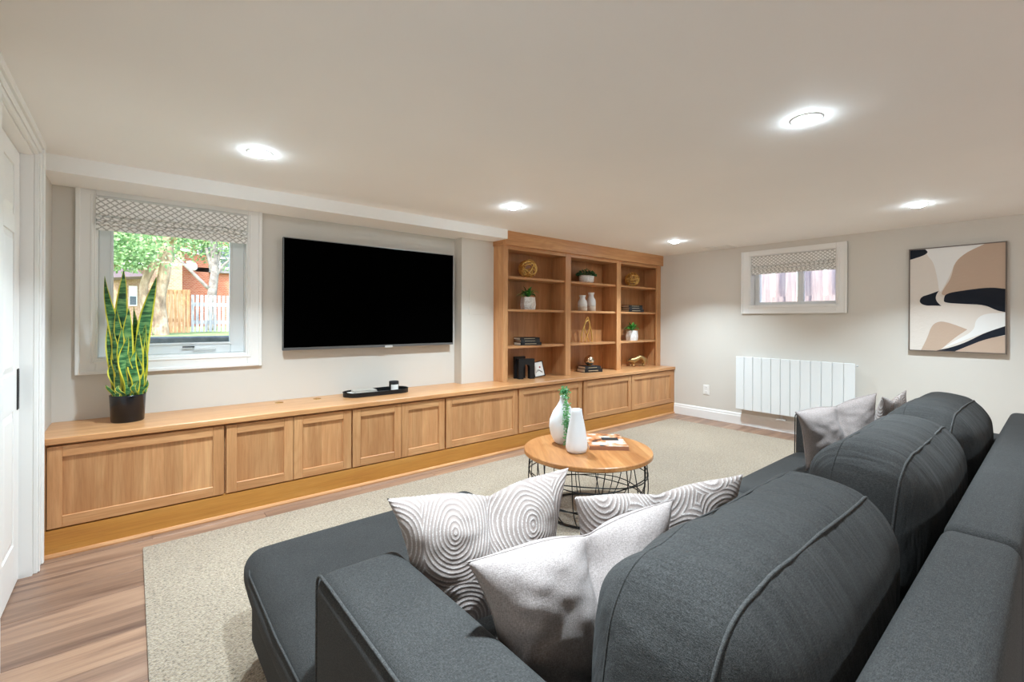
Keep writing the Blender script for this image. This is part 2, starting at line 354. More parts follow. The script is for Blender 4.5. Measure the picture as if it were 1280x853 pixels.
# baseboards
def bb_profile(): return [(0, 0), (.016, 0), (.016, .098), (.011, .108), (.011, .122), (.006, .134), (0, .137)]
m = MB(); pts = [(XE - d, z) for d, z in bb_profile()]; m.prism(pts, YS, 3.36, 'y')
struct(put('baseboard_east', m, M['trim']), 'white profiled baseboard under the radiator')
m = MB(); m.prism([(XW + d, z) for d, z in bb_profile()], DY1 + .132, 3.352, 'y'); struct(put('baseboard_west', m, M['trim']), 'short white baseboard beside the door casing')
m = MB(); m.prism([(YS + d, z) for d, z in bb_profile()], XW, XE, 'x'); struct(put('baseboard_south', m, M['trim']), 'white baseboard')

# ------------------------------------------------------------------ windows
def casing_ring(m, a0, a1, z0, z1, w, pl_, axis, sgn, skip_top=False):
    """stepped picture-frame casing pieces returned as boxes; pl_ = wall plane; proud towards the room"""
    out = []
    def B(u0, u1, z0_, z1_, d0, d1):
        lo, hi = sorted((pl_ + sgn * d0, pl_ + sgn * d1))
        return bb(u0, u1, lo, hi, z0_, z1_, r=.003) if axis == 'y' else bb(lo, hi, u0, u1, z0_, z1_, r=.003)
    return B
def window(n, axis, pl_, sgn, a0, a1, z0, z1, label, cw=.09, top=.03, glassoff=.10, sash=.075, slider=False):
    """axis: the wall's normal axis; sgn: +1 wall normal points outward along +axis"""
    def B(u0, u1, d0, d1, z0_, z1_, r=.003):
        lo, hi = sorted((pl_ + sgn * d0, pl_ + sgn * d1))
        return bb(u0, u1, lo, hi, z0_, z1_, r=r) if axis == 'y' else bb(lo, hi, u0, u1, z0_, z1_, r=r)
    w = struct(put('window_%d' % n, B(a0 + .0122, a1 - .0122, -.004, glassoff + .06, z0, z0 + .012), M['trim']), label)
    for (u0, u1) in ((a0 - .001, a0 + .012), (a1 - .012, a1 + .001)): put('jamb', B(u0, u1, -.004, glassoff + .06, z0, z1), M['trim'], w)
    put('jamb', B(a0 + .0122, a1 - .0122, -.004, glassoff + .06, z1 - .012, z1), M['trim'], w)
    for (u0, u1, q0, q1) in ((a0 - cw, a0 + .004, z0 - cw, z1 + top), (a1 - .004, a1 + cw, z0 - cw, z1 + top), (a0 + .0042, a1 - .0042, z0 - cw, z0 + .004), (a0 + .0042, a1 - .0042, z1 - .004, z1 + top)):
        put('casing', B(u0, u1, -.016, 0, q0, q1), M['trim'], w)
    for (u0, u1, q0, q1) in ((a0 - cw, a0 - cw + .022, z0 - cw, z1 + top), (a1 + cw - .022, a1 + cw, z0 - cw, z1 + top), (a0 - cw + .0222, a1 + cw - .0222, z0 - cw, z0 - cw + .022)):
        put('back_band', B(u0, u1, -.026, -.001, q0, q1), M['trim'], w)
    for (u0, u1, q0, q1) in ((a0 - .022, a0 - .008, z0 - .022, z1), (a1 + .008, a1 + .022, z0 - .022, z1), (a0 - .0078, a1 + .0078, z0 - .022, z0 - .008)):
        put('bead', B(u0, u1, -.021, -.001, q0, q1), M['trim'], w)
    return w, B
w1, B1 = window(1, 'y', YN, 1, W1['x0'], W1['x1'], W1['z0'], W1['z1'], 'white casement window beside the television')
x0, x1, z0, z1 = W1['x0'] + .012, W1['x1'] - .012, W1['z0'] + .012, W1['z1'] - .012
sw = .07
for (a, b, c, d) in ((x0, x0 + sw, z0, z1), (x1 - sw - .02, x1, z0, z1), (x0 + sw, x1 - sw - .02, z0, z0 + .075), (x0 + sw, x1 - sw - .02, z1 - sw, z1)):
    sp = put('sash', B1(a, b, .07, .13, c, d, r=.006), M['vinyl'], w1)
for (a, b, c, d) in ((x0 + sw - .012, x0 + sw + .004, z0 + .06, z1 - sw), (x1 - sw - .024, x1 - sw - .008, z0 + .06, z1 - sw), (x0 + sw, x1 - sw - .02, z0 + .063, z0 + .079)):
    put('glazing_bead', B1(a, b, .062, .072, c, d, r=.003), M['vinyl'], w1)
put('pane', B1(x0 + sw - .005, x1 - sw - .015, .098, .102, z0 + .07, z1 - sw + .005, r=.0005), M['glass'], w1)
cr = put('crank_cover', B1(.33, .47, .045, .075, z0 + .022, z0 + .05, r=.008), M['vinyl'], w1)
put('crank_handle', B1(.27, .34, .04, .055, z0 + .045, z0 + .054, r=.003), M['slot'], cr)
put('latch', B1(x0 + .03, x0 + .042, .05, .07, z0 + .20, z0 + .30, r=.003), M['vinyl'], w1)
for zz in (1.25, 1.62): put('hinge', B1(x1 - .004, x1 + .004, .03, .06, zz, zz + .05, r=.002), M['vinyl'], w1)
w2, B2 = window(2, 'x', XE, 1, W2['y0'], W2['y1'], W2['z0'], W2['z1'], 'small white sliding basement window above the radiator', top=.05)
y0, y1, z0, z1 = W2['y0'] + .012, W2['y1'] - .012, W2['z0'] + .012, W2['z1'] - .012
GO = .16
for (a, b, c, d) in ((y0, y0 + .035, z0, z1), (y1 - .05, y1, z0, z1), (y0 + .03, y1 - .05, z0, z0 + .035), (y0 + .03, y1 - .05, z1 - .03, z1)):
    put('sash', B2(a, b, .11, GO + .03, c, d, r=.005), M['vinyl'], w2)
put('meeting_stile', B2(1.86, 1.92, .12, GO + .02, z0 + .03, z1 - .03, r=.005), M['vinyl'], w2)
put('pane', B2(y0 + .03, 1.87, GO - .002, GO + .002, z0 + .03, z1 - .02, r=.0005), M['glass'], w2)
put('pane', B2(1.91, y1 - .045, GO - .022, GO - .018, z0 + .03, z1 - .02, r=.0005), M['glass'], w2)

# roman blinds
def roman_blind(label, axis, pl_, a0, a1, zt, zb, sgn, dents):
    t = thing('roman_blind', label, 'blind'); H = zt - zb
    # (depth from wall plane towards room, height) profile of the folded cloth
    folds = [(.020, zt), (.030, zt - .002), (.030, zb + H * .52), (.040, zb + H * .47), (.022, zb + H * .45), (.036, zb + H * .40), (.044, zb + H * .31), (.024, zb + H * .30),
             (.034, zb + H * .26), (.040, zb + H * .19), (.018, zb + H * .19), (.016, zb + .004), (.014, zb), (.008, zb), (.008, zt)]
    N = 40; mm = MB(); vs_ = []
    for i in range(N + 1):
        u = a0 + (a1 - a0) * i / N; f = i / N
        for k, (d, z) in enumerate(folds):
            dz = dents(f) * (1 if 1 < k < 11 else 0) * min(1, (zt - z) / H * 1.3)
            dd = d + .003 * math.sin(9 * f + k)
            vs_.append((u, pl_ - sgn * dd, z + dz) if axis == 'y' else (pl_ - sgn * dd, u, z + dz))
    K = len(folds); fs = []
    for i in range(N):
        for k in range(K): fs.append((i * K + k, (i + 1) * K + k, (i + 1) * K + (k + 1) % K, i * K + (k + 1) % K))
    fs += [tuple(range(K)), tuple(range(N * K, N * K + K))]
    mm.add(vs_, fs, 0, False); put('folded_cloth', mm, M['blind'], t)
    lo, hi = sorted((pl_ - sgn * .019, pl_ - sgn * .004)); 
    put('headrail', bx(a0 + .005, a1 - .005, lo, hi, zt - .03, zt + .001) if axis == 'y' else bx(lo, hi, a0 + .005, a1 - .005, zt - .03, zt + .001), M['trim'], t)
    return t
roman_blind('grey and white lattice roman blind raised over the snake plant window', 'y', YN - .006, W1['x0'] + .004, W1['x1'] - .012, 2.002, 1.80, 1,
            lambda f: .018 * math.exp(-((f - .8) / .05) ** 2) - .004 * math.sin(f * 7))
roman_blind('pale trellis roman blind raised over the small window above the radiator', 'x', XE + .045, W2['y0'] + .014, W2['y1'] - .014, 2.004, 1.795, 1,
            lambda f: .010 * (1 - f) - .008 * math.sin(f * 3.1))

# ------------------------------------------------------------------ built-in cabinets, worktop, bookcase
YF = 3.36                                             # door faces
doors = [[(-.338, .446)], [(.459, .851), (.855, 1.250)], [(1.262, 1.650), (1.654, 2.049)], [(2.064, 2.862)], [(2.884, 3.785)], [(3.816, 4.676), (4.684, 5.606)]]
cl = ['single-door oak base cabinet below the snake plant', 'two-door oak base cabinet below the television edge by the window', 'two-door oak base cabinet below the black oval tray',
      'single-door oak base cabinet below the white wall pilaster', 'single-door oak base cabinet below the black arch ornament', 'two-door oak base cabinet running up to the end wall']
edges = [XW + .022, .4525, 1.256, 2.0565, 2.873, 3.80, 5.648]
DZ0, DZ1 = .150, .578
for i, ds in enumerate(doors):
    t = thing('base_cabinet', cl[i], 'cabinet', ((edges[i] + edges[i + 1]) / 2, YF, .14), group='built-in oak base cabinets'); ox = t.location.x
    e0, e1 = edges[i] + .0012, edges[i + 1] - .0012
    mm = MB(); mm.box(e0 - ox, e1 - ox, .024, .49, .003, .447); put('carcass', mm, M['oak_x'], t)
    if i == 0: put('end_stile', bx(e0 - ox, ds[0][0] - .003 - ox, .004, .024, .003, .447), M['oak_z'], t)
    if i == 5: put('end_stile', bx(ds[1][1] + .003 - ox, e1 - ox, .004, .024, .003, .447), M['oak_z'], t)
    for (a, b) in ds:
        a -= ox; b -= ox; q0, q1 = DZ0 - .14, DZ1 - .14; s = .058
        dpan = put('door', bx(a + .02, b - .02, .011, .021, q0 + .02, q1 - .02), M['oak_panel'], t)
        for (u0, u1) in ((a, a + s), (b - s, b)): put('stile', bb(u0, u1, 0, .021, q0, q1, r=.0018), M['oak_z'], dpan)
        for (v0, v1) in ((q0, q0 + s), (q1 - s, q1)): put('rail', bb(a + s, b - s, .0005, .021, v0, v1, r=.0018), M['oak_x'], dpan)
t = thing('cabinet_plinth', 'long oak plinth board running along the floor under the cabinets', 'plinth', (2.6, YF, 0))
put('plinth_board', bx(XW + .02 - 2.6, XE - 2.6 - .001, .002, .4, 0, .142), M['oak_plinth'], t)
put('shoe_moulding', MB().prism([(.002, 0), (-.013, 0), (-.013, .008), (-.006, .019), (.002, .021)], XW + .022 - 2.6, XE - 2.6 - .002, 'x'), M['oak_x'], t)
wt = thing('worktop', 'long oak worktop over the base cabinets', 'worktop', (2.6, YF, ZCT - .034))
put('board', bb(XW + .001 - 2.6, XE - 2.6 - .001, -.014, .502, 0, .034, r=.003), M['oak_top'], wt)
for gx in (.849, 1.121):
    mm = MB(); mm.lathe([(.001, .0345), (.018, .0345), (.022, .0365), (.028, .0365), (.03, .034), (.03, .03)], (gx - 2.6, 3.745 - YF, 0), 28); put('cable_grommet', mm, M['brass'], wt)
BK = thing('bookcase', 'built-in oak bookcase with twelve open cubbies', 'bookcase', (4.25, 3.575, ZCT)); ox, oy = 4.25, 3.575
def bk(name, a0, a1, b0, b1, c0, c1, mat, r=.0015): return put(name, bb(a0 - ox, a1 - ox, b0 - oy, b1 - oy, c0 - ZCT, c1 - ZCT, r=r), M[mat], BK)
ZT = 1.965
bk('side_panel', 2.854, 2.876, 3.597, YN - .002, ZCT, 2.06, 'oak_z')
bk('side_panel', XE - .03, XE - .004, 3.597, YN - .002, ZCT, 2.06, 'oak_z')
for a, b in ((2.854, 2.914), (3.749, 3.834), (4.671, 4.755), (5.55, XE - .002)): bk('stile', a, b, 3.575, 3.597, ZCT, 2.06, 'oak_z')
for a, b in ((2.914, 3.749), (3.834, 4.671), (4.755, 5.55)): bk('top_rail', a, b, 3.577, 3.597, ZT, 2.06, 'oak_x')
for a, b in ((3.775, 3.812), (4.695, 4.732)): bk('divider', a, b, 3.597, YN - .03, ZCT, ZT + .02, 'oak_z')
bk('back_panel', 2.876, XE - .03, 3.818, 3.83, ZCT, 2.05, 'oak_back')
bk('top_panel', 2.876, XE - .03, 3.597, 3.818, ZT + .005, ZT + .025, 'oak_x')
SH = {}
for bay, (a, b) in enumerate(((2.877, 3.774), (3.813, 4.694), (4.733, XE - .031))):
    for k, z in enumerate((1.697, 1.359, .980)):
        bk('shelf', a, b, 3.600, 3.817, z - .024, z, 'oak_x'); SH[bay, k] = z
    SH[bay, 3] = ZCT
mm = MB(); bk('crown', 2.842, XE - .002, 3.535, 3.5745, 2.0, ZC, 'oak_x', .002); bk('crown', 2.842, 2.853, 3.5745, 3.735, 2.0, 2.049, 'oak_y', .002)

# wall details
pnl = put('access_panel', bb(2.55, 2.80, 3.731, 3.7352, 1.30, 1.55, r=.001), M['wall'], wn_)
t = thing('power_outlet', 'white duplex power outlet on the end wall above the baseboard', 'outlet', (XE, 2.914, .366))
put('cover_plate', bb(-.006, 0, -.04, .04, -.063, .063, r=.003), M['plastic'], t)
for dz in (-.03, .03):
    s = put('socket', bb(-.009, -.005, -.018, .018, dz - .02, dz + .02, r=.002), M['plastic'], t)
    for dy in (-.007, .007): put('slot', bx(-.0094, -.0089, dy - .001, dy + .001, dz - .004, dz + .008), M['slot'], s)
t = thing('ceiling_vent', 'white rectangular air vent in the ceiling by the end wall', 'vent', (5.49, 2.675, ZC))
put('frame', bb(-.14, .14, -.15, .15, -.006, 0, r=.003), M['plastic'], t)
for k in range(7): put('slat', bb(-.11, .11, -.12 + k * .036, -.12 + k * .036 + .022, -.009, -.005, r=.002), M['plastic'], t)

# downlights
DL = [(.524, 2.75, 'by the window wall above the snake plant window'), (2.301, 2.763, 'in front of the television pilaster'), (4.69, 2.79, 'in front of the bookcase by the end wall'),
      (2.281, .726, 'above the sofa middle'), (4.60, .712, 'beside the painting wall'), (.524, .726, 'above the sofa arm by the door wall'), (.524, -1.32, 'by the wall opposite, door side'), (2.29, -1.32, 'by the wall opposite, middle'), (4.6, -1.32, 'by the wall opposite, painting side')]
for (x, y, w) in DL:
    t = thing('downlight', 'round recessed ceiling downlight ' + w, 'downlight', (x, y, ZC), group='recessed ceiling downlights')
    put('trim_ring', MB().lathe([(.049, -.0005), (.051, -.003), (.061, -.003), (.064, 0)], n=32), M['plastic'], t)
    put('lens', MB().lathe([(.0, -.022), (.02, -.021), (.036, -.016), (.046, -.008), (.049, -.0005)], n=32), M['lens'], t)
    al = bpy.data.lights.new('beam', 'AREA'); al.shape = 'DISK'; al.size = .09; al.energy = LAMP_W; al.color = LAMP_C; al.spread = R(113)
    ao = bpy.data.objects.new('beam', al); col.objects.link(ao); ao.parent = t; ao.location = (0, 0, -.024)

# ------------------------------------------------------------------ television
TVX0, TVX1, TVZ0, TVZ1, TVY = .884, 2.404, 1.008, 1.876, 3.793
t = thing('television', 'large black flat television mounted on the wall', 'television', ((TVX0 + TVX1) / 2, TVY, TVZ0)); hw = (TVX1 - TVX0) / 2; hh = TVZ1 - TVZ0
put('body', bb(-hw, hw, .004, .030, 0, hh, r=.003), M['bezel_dark'], t)
put('screen', bb(-hw + .006, hw - .006, .0, .005, .022, hh - .006, r=.0008), M['screen'], t)
put('bottom_bezel', bb(-hw, hw, -.002, .005, 0, .02, r=.001), M['bezel'], t)
for (a, b, c, d) in ((-hw, -hw + .005, 0, hh), (hw - .005, hw, 0, hh), (-hw, hw, hh - .004, hh)): put('edge_strip', bx(a, b, -.001, .004, c, d), M['bezel'], t)
put('logo_plate', bb(.06, .13, -.004, 0, -.006, .014, r=.001), M['silver'], t)
put('wall_mount', bx(-.3, .3, .03, .0699, .25, .62), M['bezel_dark'], t)

# ------------------------------------------------------------------ radiator, painting
XR = XE - .1
t = thing('panel_radiator', 'white wall radiator of twelve upright flat panels', 'radiator', (XE, 1.915, .20))
put('back_body', bb(-.082, -.022, -.57, .57, .02, .605, r=.004), M['white_enamel'], t)
pitch = (2.503 - 1.328) / 12
for k in range(12):
    c = 1.328 - 1.915 + pitch * (k + .5); put('panel', bb(-.1, -.081, c - pitch / 2 + .0022, c + pitch / 2 - .0022, 0, .625, r=.004), M['white_enamel'], t)
for dy in (-.4, .4): put('wall_bracket', bx(-.023, -.0005, dy - .02, dy + .02, .1, .5), M['white_enamel'], t)
v = put('valve', MB().tube([(-.06, .1, .03), (-.06, .1, -.04), (-.045, .1, -.05), (-.03, .1, -.05)], .009, 10), M['silver'], t)
put('valve_cap', bb(-.075, -.03, .05, .15, -.065, -.045, r=.004), M['silver'], v)
put('bleed_nut', MB().tube([(-.07, -.588, .6), (-.07, -.605, .6)], .009, 8), M['silver'], t)

PY0, PY1, PZ0, PZ1 = .304, .931, .977, 1.924
t = thing('abstract_painting', 'framed abstract painting of beige, white, tan and black shapes', 'painting', (XE, (PY0 + PY1) / 2, PZ0)); cy = (PY0 + PY1) / 2
canvas_t = {}
def canv(name, h):
    q = NT(name).base(.85, 0, .2, srgb(h)); v = q.coords(rnd=False); n = q.n('TexNoise', Scale=22, Detail=4, Distortion=1.2); q.l(v, n.inputs['Vector']); q.bump(n.outputs[0], .35, .006); return q.m
cb, cw_, ct, ck = canv('paint_beige', '#e3dad1'), canv('paint_white', '#efeeec'), canv('paint_tan', '#c4ac99'), canv('paint_black', '#22262f')
put('canvas', bx(-.036, -.004, PY0 - cy + .008, PY1 - cy - .008, .008, PZ1 - PZ0 - .008), cb, t)
fr = M['frame_wood'] = plain('taupe_frame', '#6f6258', .45)
for (a, b, c, d) in ((PY0, PY0 + .009, PZ0, PZ1), (PY1 - .009, PY1, PZ0, PZ1), (PY0 + .009, PY1 - .009, PZ0, PZ0 + .009), (PY0 + .009, PY1 - .009, PZ1 - .009, PZ1)):
    put('frame_bar', bx(-.042, -.002, a - cy, b - cy, c - PZ0, d - PZ0), fr, t)
# painted shapes, outlines in canvas fractions (u from the window side, v up)
def smooth_poly(pts, it=2):
    for _ in range(it):
        q = []
        for i in range(len(pts)):
            a, b = pts[i], pts[(i + 1) % len(pts)]
            if len(a) > 2 and len(b) > 2: q += [a]; continue
            q += [a] if len(a) > 2 else [(a[0] * .75 + b[0] * .25, a[1] * .75 + b[1] * .25)]
            if len(a) > 2: q += [(a[0] * .75 + b[0] * .25, a[1] * .75 + b[1] * .25)]
            q += [(a[0] * .25 + b[0] * .75, a[1] * .25 + b[1] * .75)] if len(b) < 3 else [(a[0] * .25 + b[0] * .75, a[1] * .25 + b[1] * .75)]
        pts = q
    return [(p[0], p[1]) for p in pts]
K = 1
shapes = [  # last item marks a hard corner
    ('white_shape', cw_, [(.17, 1, K), (.80, 1, K), (.62, .93), (.50, .86), (.46, .75), (.36, .58), (.33, .57), (.31, .70), (.27, .86), (.20, .93)], .0004),
    ('tan_shape', ct, [(.80, 1, K), (1, 1, K), (1, .58, K), (.7, .575), (.45, .535), (.345, .54), (.38, .60), (.46, .70), (.49, .84), (.60, .93)], .0006),
    ('black_shape', ck, [(0, 1, K), (.175, .997, K), (.21, .965), (.15, .935), (0, .905, K)], .0008),
    ('black_shape', ck, [(.105, .475), (.13, .53), (.22, .55), (.325, .582, K), (.29, .53), (.30, .48), (.355, .435, K), (.28, .44), (.17, .44)], .0008),
    ('black_shape', ck, [(.40, .555), (.60, .58), (.85, .60), (1, .58, K), (1, .37, K), (.92, .385), (.80, .44), (.6, .45), (.385, .465), (.38, .50)], .0008),
    ('white_shape', cw_, [(1, .365, K), (1, .24, K), (.75, .165), (.55, .09), (.38, .03, K), (.52, .11), (.70, .20), (.71, .30), (.80, .36)], .0004),
    ('tan_shape', ct, [(.13, .0, K), (.20, .12), (.25, .25), (.34, .29), (.45, .27), (.63, .21, K), (.50, .13), (.36, .02), (.33, 0, K)], .0006),
    ('black_shape', ck, [(.30, 0, K), (.46, .035), (.62, .09), (.80, .18), (1, .245, K), (1, .165, K), (.8, .12), (.65, .06), (.5, 0, K)], .0008),
    ('tan_shape', ct, [(.5, 0, K), (.60, .045), (.78, .12), (1, .16, K), (1, 0, K)], .0006)]
UW, UH = PY1 - PY0 - .018, PZ1 - PZ0 - .018
for nm, mt, pts, d in shapes:
    P = smooth_poly(pts); P = [((PY1 - .009 - u * UW) - cy, .009 + v_ * UH) for u, v_ in P]
    put(nm, MB().prism(P, -.0362 - d - .0006, -.0359, 'x'), mt, t)

# ------------------------------------------------------------------ rug
RX0, RX1, RY0, RY1, RZ = .048, 5.258, .42, 3.175, .012
mm = MB(); mm.bbox(RX0, RX1, RY0, RY1, .0005, RZ, r=.005, seg=2)
tag(put('area_rug', mm, M['rug']), 'large cream looped area rug under the sofa and coffee table', 'rug')

# ------------------------------------------------------------------ sofa
def soft_box(x0, x1, y0, y1, z0, z1, r=.05, puff=(0, 0, 0), n=14, wr=0.0, seed=0, tilt=0, ns=5, sag=0.0):
    """rounded box with crowned faces; puff = bulge along x, y, z; wr = creases across the length"""
    hx, hy, hz = (x1 - x0) / 2, (y1 - y0) / 2, (z1 - z0) / 2; c = Vector(((x0 + x1) / 2, (y0 + y1) / 2, (z0 + z1) / 2))
    def ticks(h):
        e = min(r, h * .98); k = max(3, ns); t_ = [-h + e * (1 - math.cos(i / k * PI / 2)) for i in range(k)]
        t_ = [-h + e * i / k for i in range(k)]; mid = [(-h + e) + (2 * h - 2 * e) * i / n for i in range(n + 1)]
        return t_ + mid + [-a for a in reversed(t_)]
    TX, TY, TZ = ticks(hx), ticks(hy), ticks(hz)
    bm = bmesh.new(); cache = {}
    def V(p):
        key = tuple(round(a, 6) for a in p)
        if key in cache: return cache[key]
        q = Vector(p); k = Vector([max(-(h - min(r, h * .98)), min(h - min(r, h * .98), a)) for a, h in zip(q, (hx, hy, hz))]); d = q - k
        w = k + d.normalized() * min(r, d.length if d.length < r else r) if d.length > 1e-9 else q
        if d.length > 1e-9: w = k + d.normalized() * r if max(abs(q.x) / hx, abs(q.y) / hy, abs(q.z) / hz) > .9999 else q
        ux, uy, uz = w.x / hx, w.y / hy, w.z / hz
        bx_ = (1 - uy * uy) * (1 - uz * uz); by_ = (1 - ux ** 4) * (1 - uz * uz); bz_ = (1 - ux ** 4) * (1 - uy * uy)
        w = w + Vector((puff[0] * bx_ * ux, puff[1] * by_ * uy, puff[2] * bz_ * (uz if uz > 0 else uz * .3)))
        if sag: w.z -= sag * (1 - (ux * ux)) * .5 * (1 + uz)
        if wr:
            nz = noise.noise(Vector((w.x * 9 + seed * 7.3, w.y * 2.2, w.z * 2.2 + seed))) + .6 * noise.noise(Vector((w.x * 21 + seed, w.y * 4, w.z * 4)))
            nb = noise.noise(Vector((w.x * 3 + seed, w.y * 3, w.z * 3 + 5)))
            dn = Vector((ux * .3, uy, uz)); dn = dn.normalized() if dn.length > 1e-6 else dn; w = w + dn * (wr * nz + wr * 1.6 * nb)
        v = bm.verts.new(w); cache[key] = v; return v
    def face(A, B, f):
        for i in range(len(A) - 1):
            for j in range(len(B) - 1):
                bm.faces.new([V(f(A[i], B[j])), V(f(A[i + 1], B[j])), V(f(A[i + 1], B[j + 1])), V(f(A[i], B[j + 1]))])
    for s in (-1, 1):
        face(TX, TY, lambda a, b: (a, b, s * hz)); face(TX, TZ, lambda a, b: (a, s * hy, b)); face(TY, TZ, lambda a, b: (s * hx, a, b))
    bmesh.ops.recalc_face_normals(bm, faces=bm.faces)
    rot = Matrix.Rotation(tilt, 3, 'X')
    for v in bm.verts: v.co = rot @ v.co
    me = bpy.data.meshes.new('soft'); bm.to_mesh(me); bm.free()
    for p in me.polygons: p.use_smooth = True
    return me, c
def soft(name, parent, mat, org, *a, **k):
    me, c = soft_box(*a, **k); me.name = name; o = put(name, me, mat, parent, c - Vector(org)); return o
SO = Vector((1.9, .6, RZ)); SEAT = .405
sofa = thing('sectional_sofa', 'dark grey fabric sectional sofa with a chaise at one end', 'sofa', SO)
S_, PIP = M['sofa'], M['piping']
AX0, AX1 = .332, .545                                 # near arm
FX0, FX1 = 3.36, 3.575                                # far arm
BY0, BY1, BZ = .055, .182, .775                       # back frame
SX = 1.462                                            # joint of the two modules
# feet
for fx in (.40, 1.25, 1.55, 3.5):
    for fy in (.12, 1.0): put('foot', MB().lathe([(.022, 0), (.028, .05)], (fx - SO.x, fy - SO.y, .0), 12), M['blk'], sofa)
soft('chaise_base', sofa, S_, SO, AX0 + .005, 1.325, .10, 1.90, .06, .26, r=.03)
soft('seat_base', sofa, S_, SO, 1.335, FX1, .10, 1.08, .06, .26, r=.03)
ch = soft('chaise_cushion', sofa, S_, SO, AX0 - .012, 1.335, 1.06, 1.965, .235, SEAT - .012, r=.065, puff=(.018, .02, .018), n=16)
soft('chaise_cushion', sofa, S_, SO, AX1 - .02, 1.335, .16, 1.12, .235, SEAT - .012, r=.06, puff=(.0, .0, .018))
soft('seat_cushion', sofa, S_, SO, 1.338, 2.352, .16, 1.135, .24, SEAT, r=.06, puff=(.0, .018, .022))
soft('seat_cushion', sofa, S_, SO, 2.356, FX0 + .004, .16, 1.135, .24, SEAT, r=.06, puff=(.0, .018, .022))
na = soft('arm', sofa, S_, SO, AX0, AX1, .06, 1.13, .07, .652, r=.035, puff=(.004, .004, .008))
fa = soft('arm', sofa, S_, SO, FX0, FX1, .06, 1.13, .07, .652, r=.035, puff=(.004, .004, .008))
soft('back_frame', sofa, S_, SO, AX0 + .004, SX - .004, BY0, BY1, .07, BZ, r=.028, puff=(0, .004, .006))
soft('back_frame', sofa, S_, SO, SX + .004, FX1 - .004, BY0, BY1, .07, BZ, r=.028, puff=(0, .004, .006))
def pipe(name, parent, pts, r=.0035): return put(name, MB().tube([Vector(p) - SO - parent.location for p in pts], r, 8), PIP, parent)
def rc(cx, cz, a0, a1, r, k=5): return [(cx + r * math.cos(a0 + (a1 - a0) * i / k), cz + r * math.sin(a0 + (a1 - a0) * i / k)) for i in range(k + 1)]
def arm_pipe(arm, x):
    yz = [(.10, .644), (1.05, .652)] + rc(1.097, .617, PI / 2, 0, .034) + [(1.133, .30)]
    pipe('piping', arm, [(x, a, b) for a, b in yz])
arm_pipe(na, AX0 + .008); arm_pipe(fa, FX0 + .008)
pipe('piping', ch, [(AX0 - .012, 1.13, .355), (AX0 - .021, 1.4, .362), (AX0 - .016, 1.8, .360), (AX0 + .012, 1.945, .352)], .003)

# loose back cushions
def back_cushion(label, x0, x1, yc, zb, zt, th, tilt, seed, sag=.01):
    t = thing('back_cushion', label, 'cushion', ((x0 + x1) / 2, yc, zb), group='loose back cushions of the sofa')
    L, H = x1 - x0, zt - zb; t.rotation_euler = (tilt, 0, 0)
    me, c = soft_box(-L / 2, L / 2, -th / 2, th / 2, 0, H, r=.085, puff=(.035, .035, .045), n=34, wr=.0075, seed=seed, ns=7, sag=sag)
    body = put('cushion_body', me, M['sofa_crease'], t, (0, 0, H / 2))
    # seams: welt around the two large faces, hugging the body surface
    bm = bmesh.new(); bm.from_mesh(me); from mathutils.bvhtree import BVHTree
    tr = BVHTree.FromBMesh(bm); bm.free()
    for sy, r, nm in ((-.30, .0033, 'welt'), (.27, .0020, 'seam')):
        pts = []
        N = 84
        for k in range(N):
            a = 2 * PI * k / N; ca, sa = math.cos(a), math.sin(a); e = .42
            x = L * .5 * abs(ca) ** e * (1 if ca >= 0 else -1); z = H * .5 * abs(sa) ** e * (1 if sa >= 0 else -1)
            o = Vector((x * 1.6, sy * th, z * 1.6)); inner = Vector((x * .55, sy * th, z * .55)); d = inner - o
            hit = tr.ray_cast(o, d.normalized(), 3)
            pts.append(hit[0] if hit[0] else Vector((x, sy * th, z)))
        put(nm, MB().tube(pts, r, 6, closed=True), PIP if r > .003 else S_, body)
    return t
back_cushion('dark grey back cushion on the chaise end, behind the two plump pillows', .592, 1.365, .40, .458, .848, .28, R(4), 1)
back_cushion('dark grey back cushion in the middle of the sofa', 1.60, 2.38, .395, .462, .862, .265, R(5), 4)
back_cushion('dark grey back cushion behind the pillows at the radiator end', 2.47, 3.27, .395, .462, .870, .265, R(5), 9)

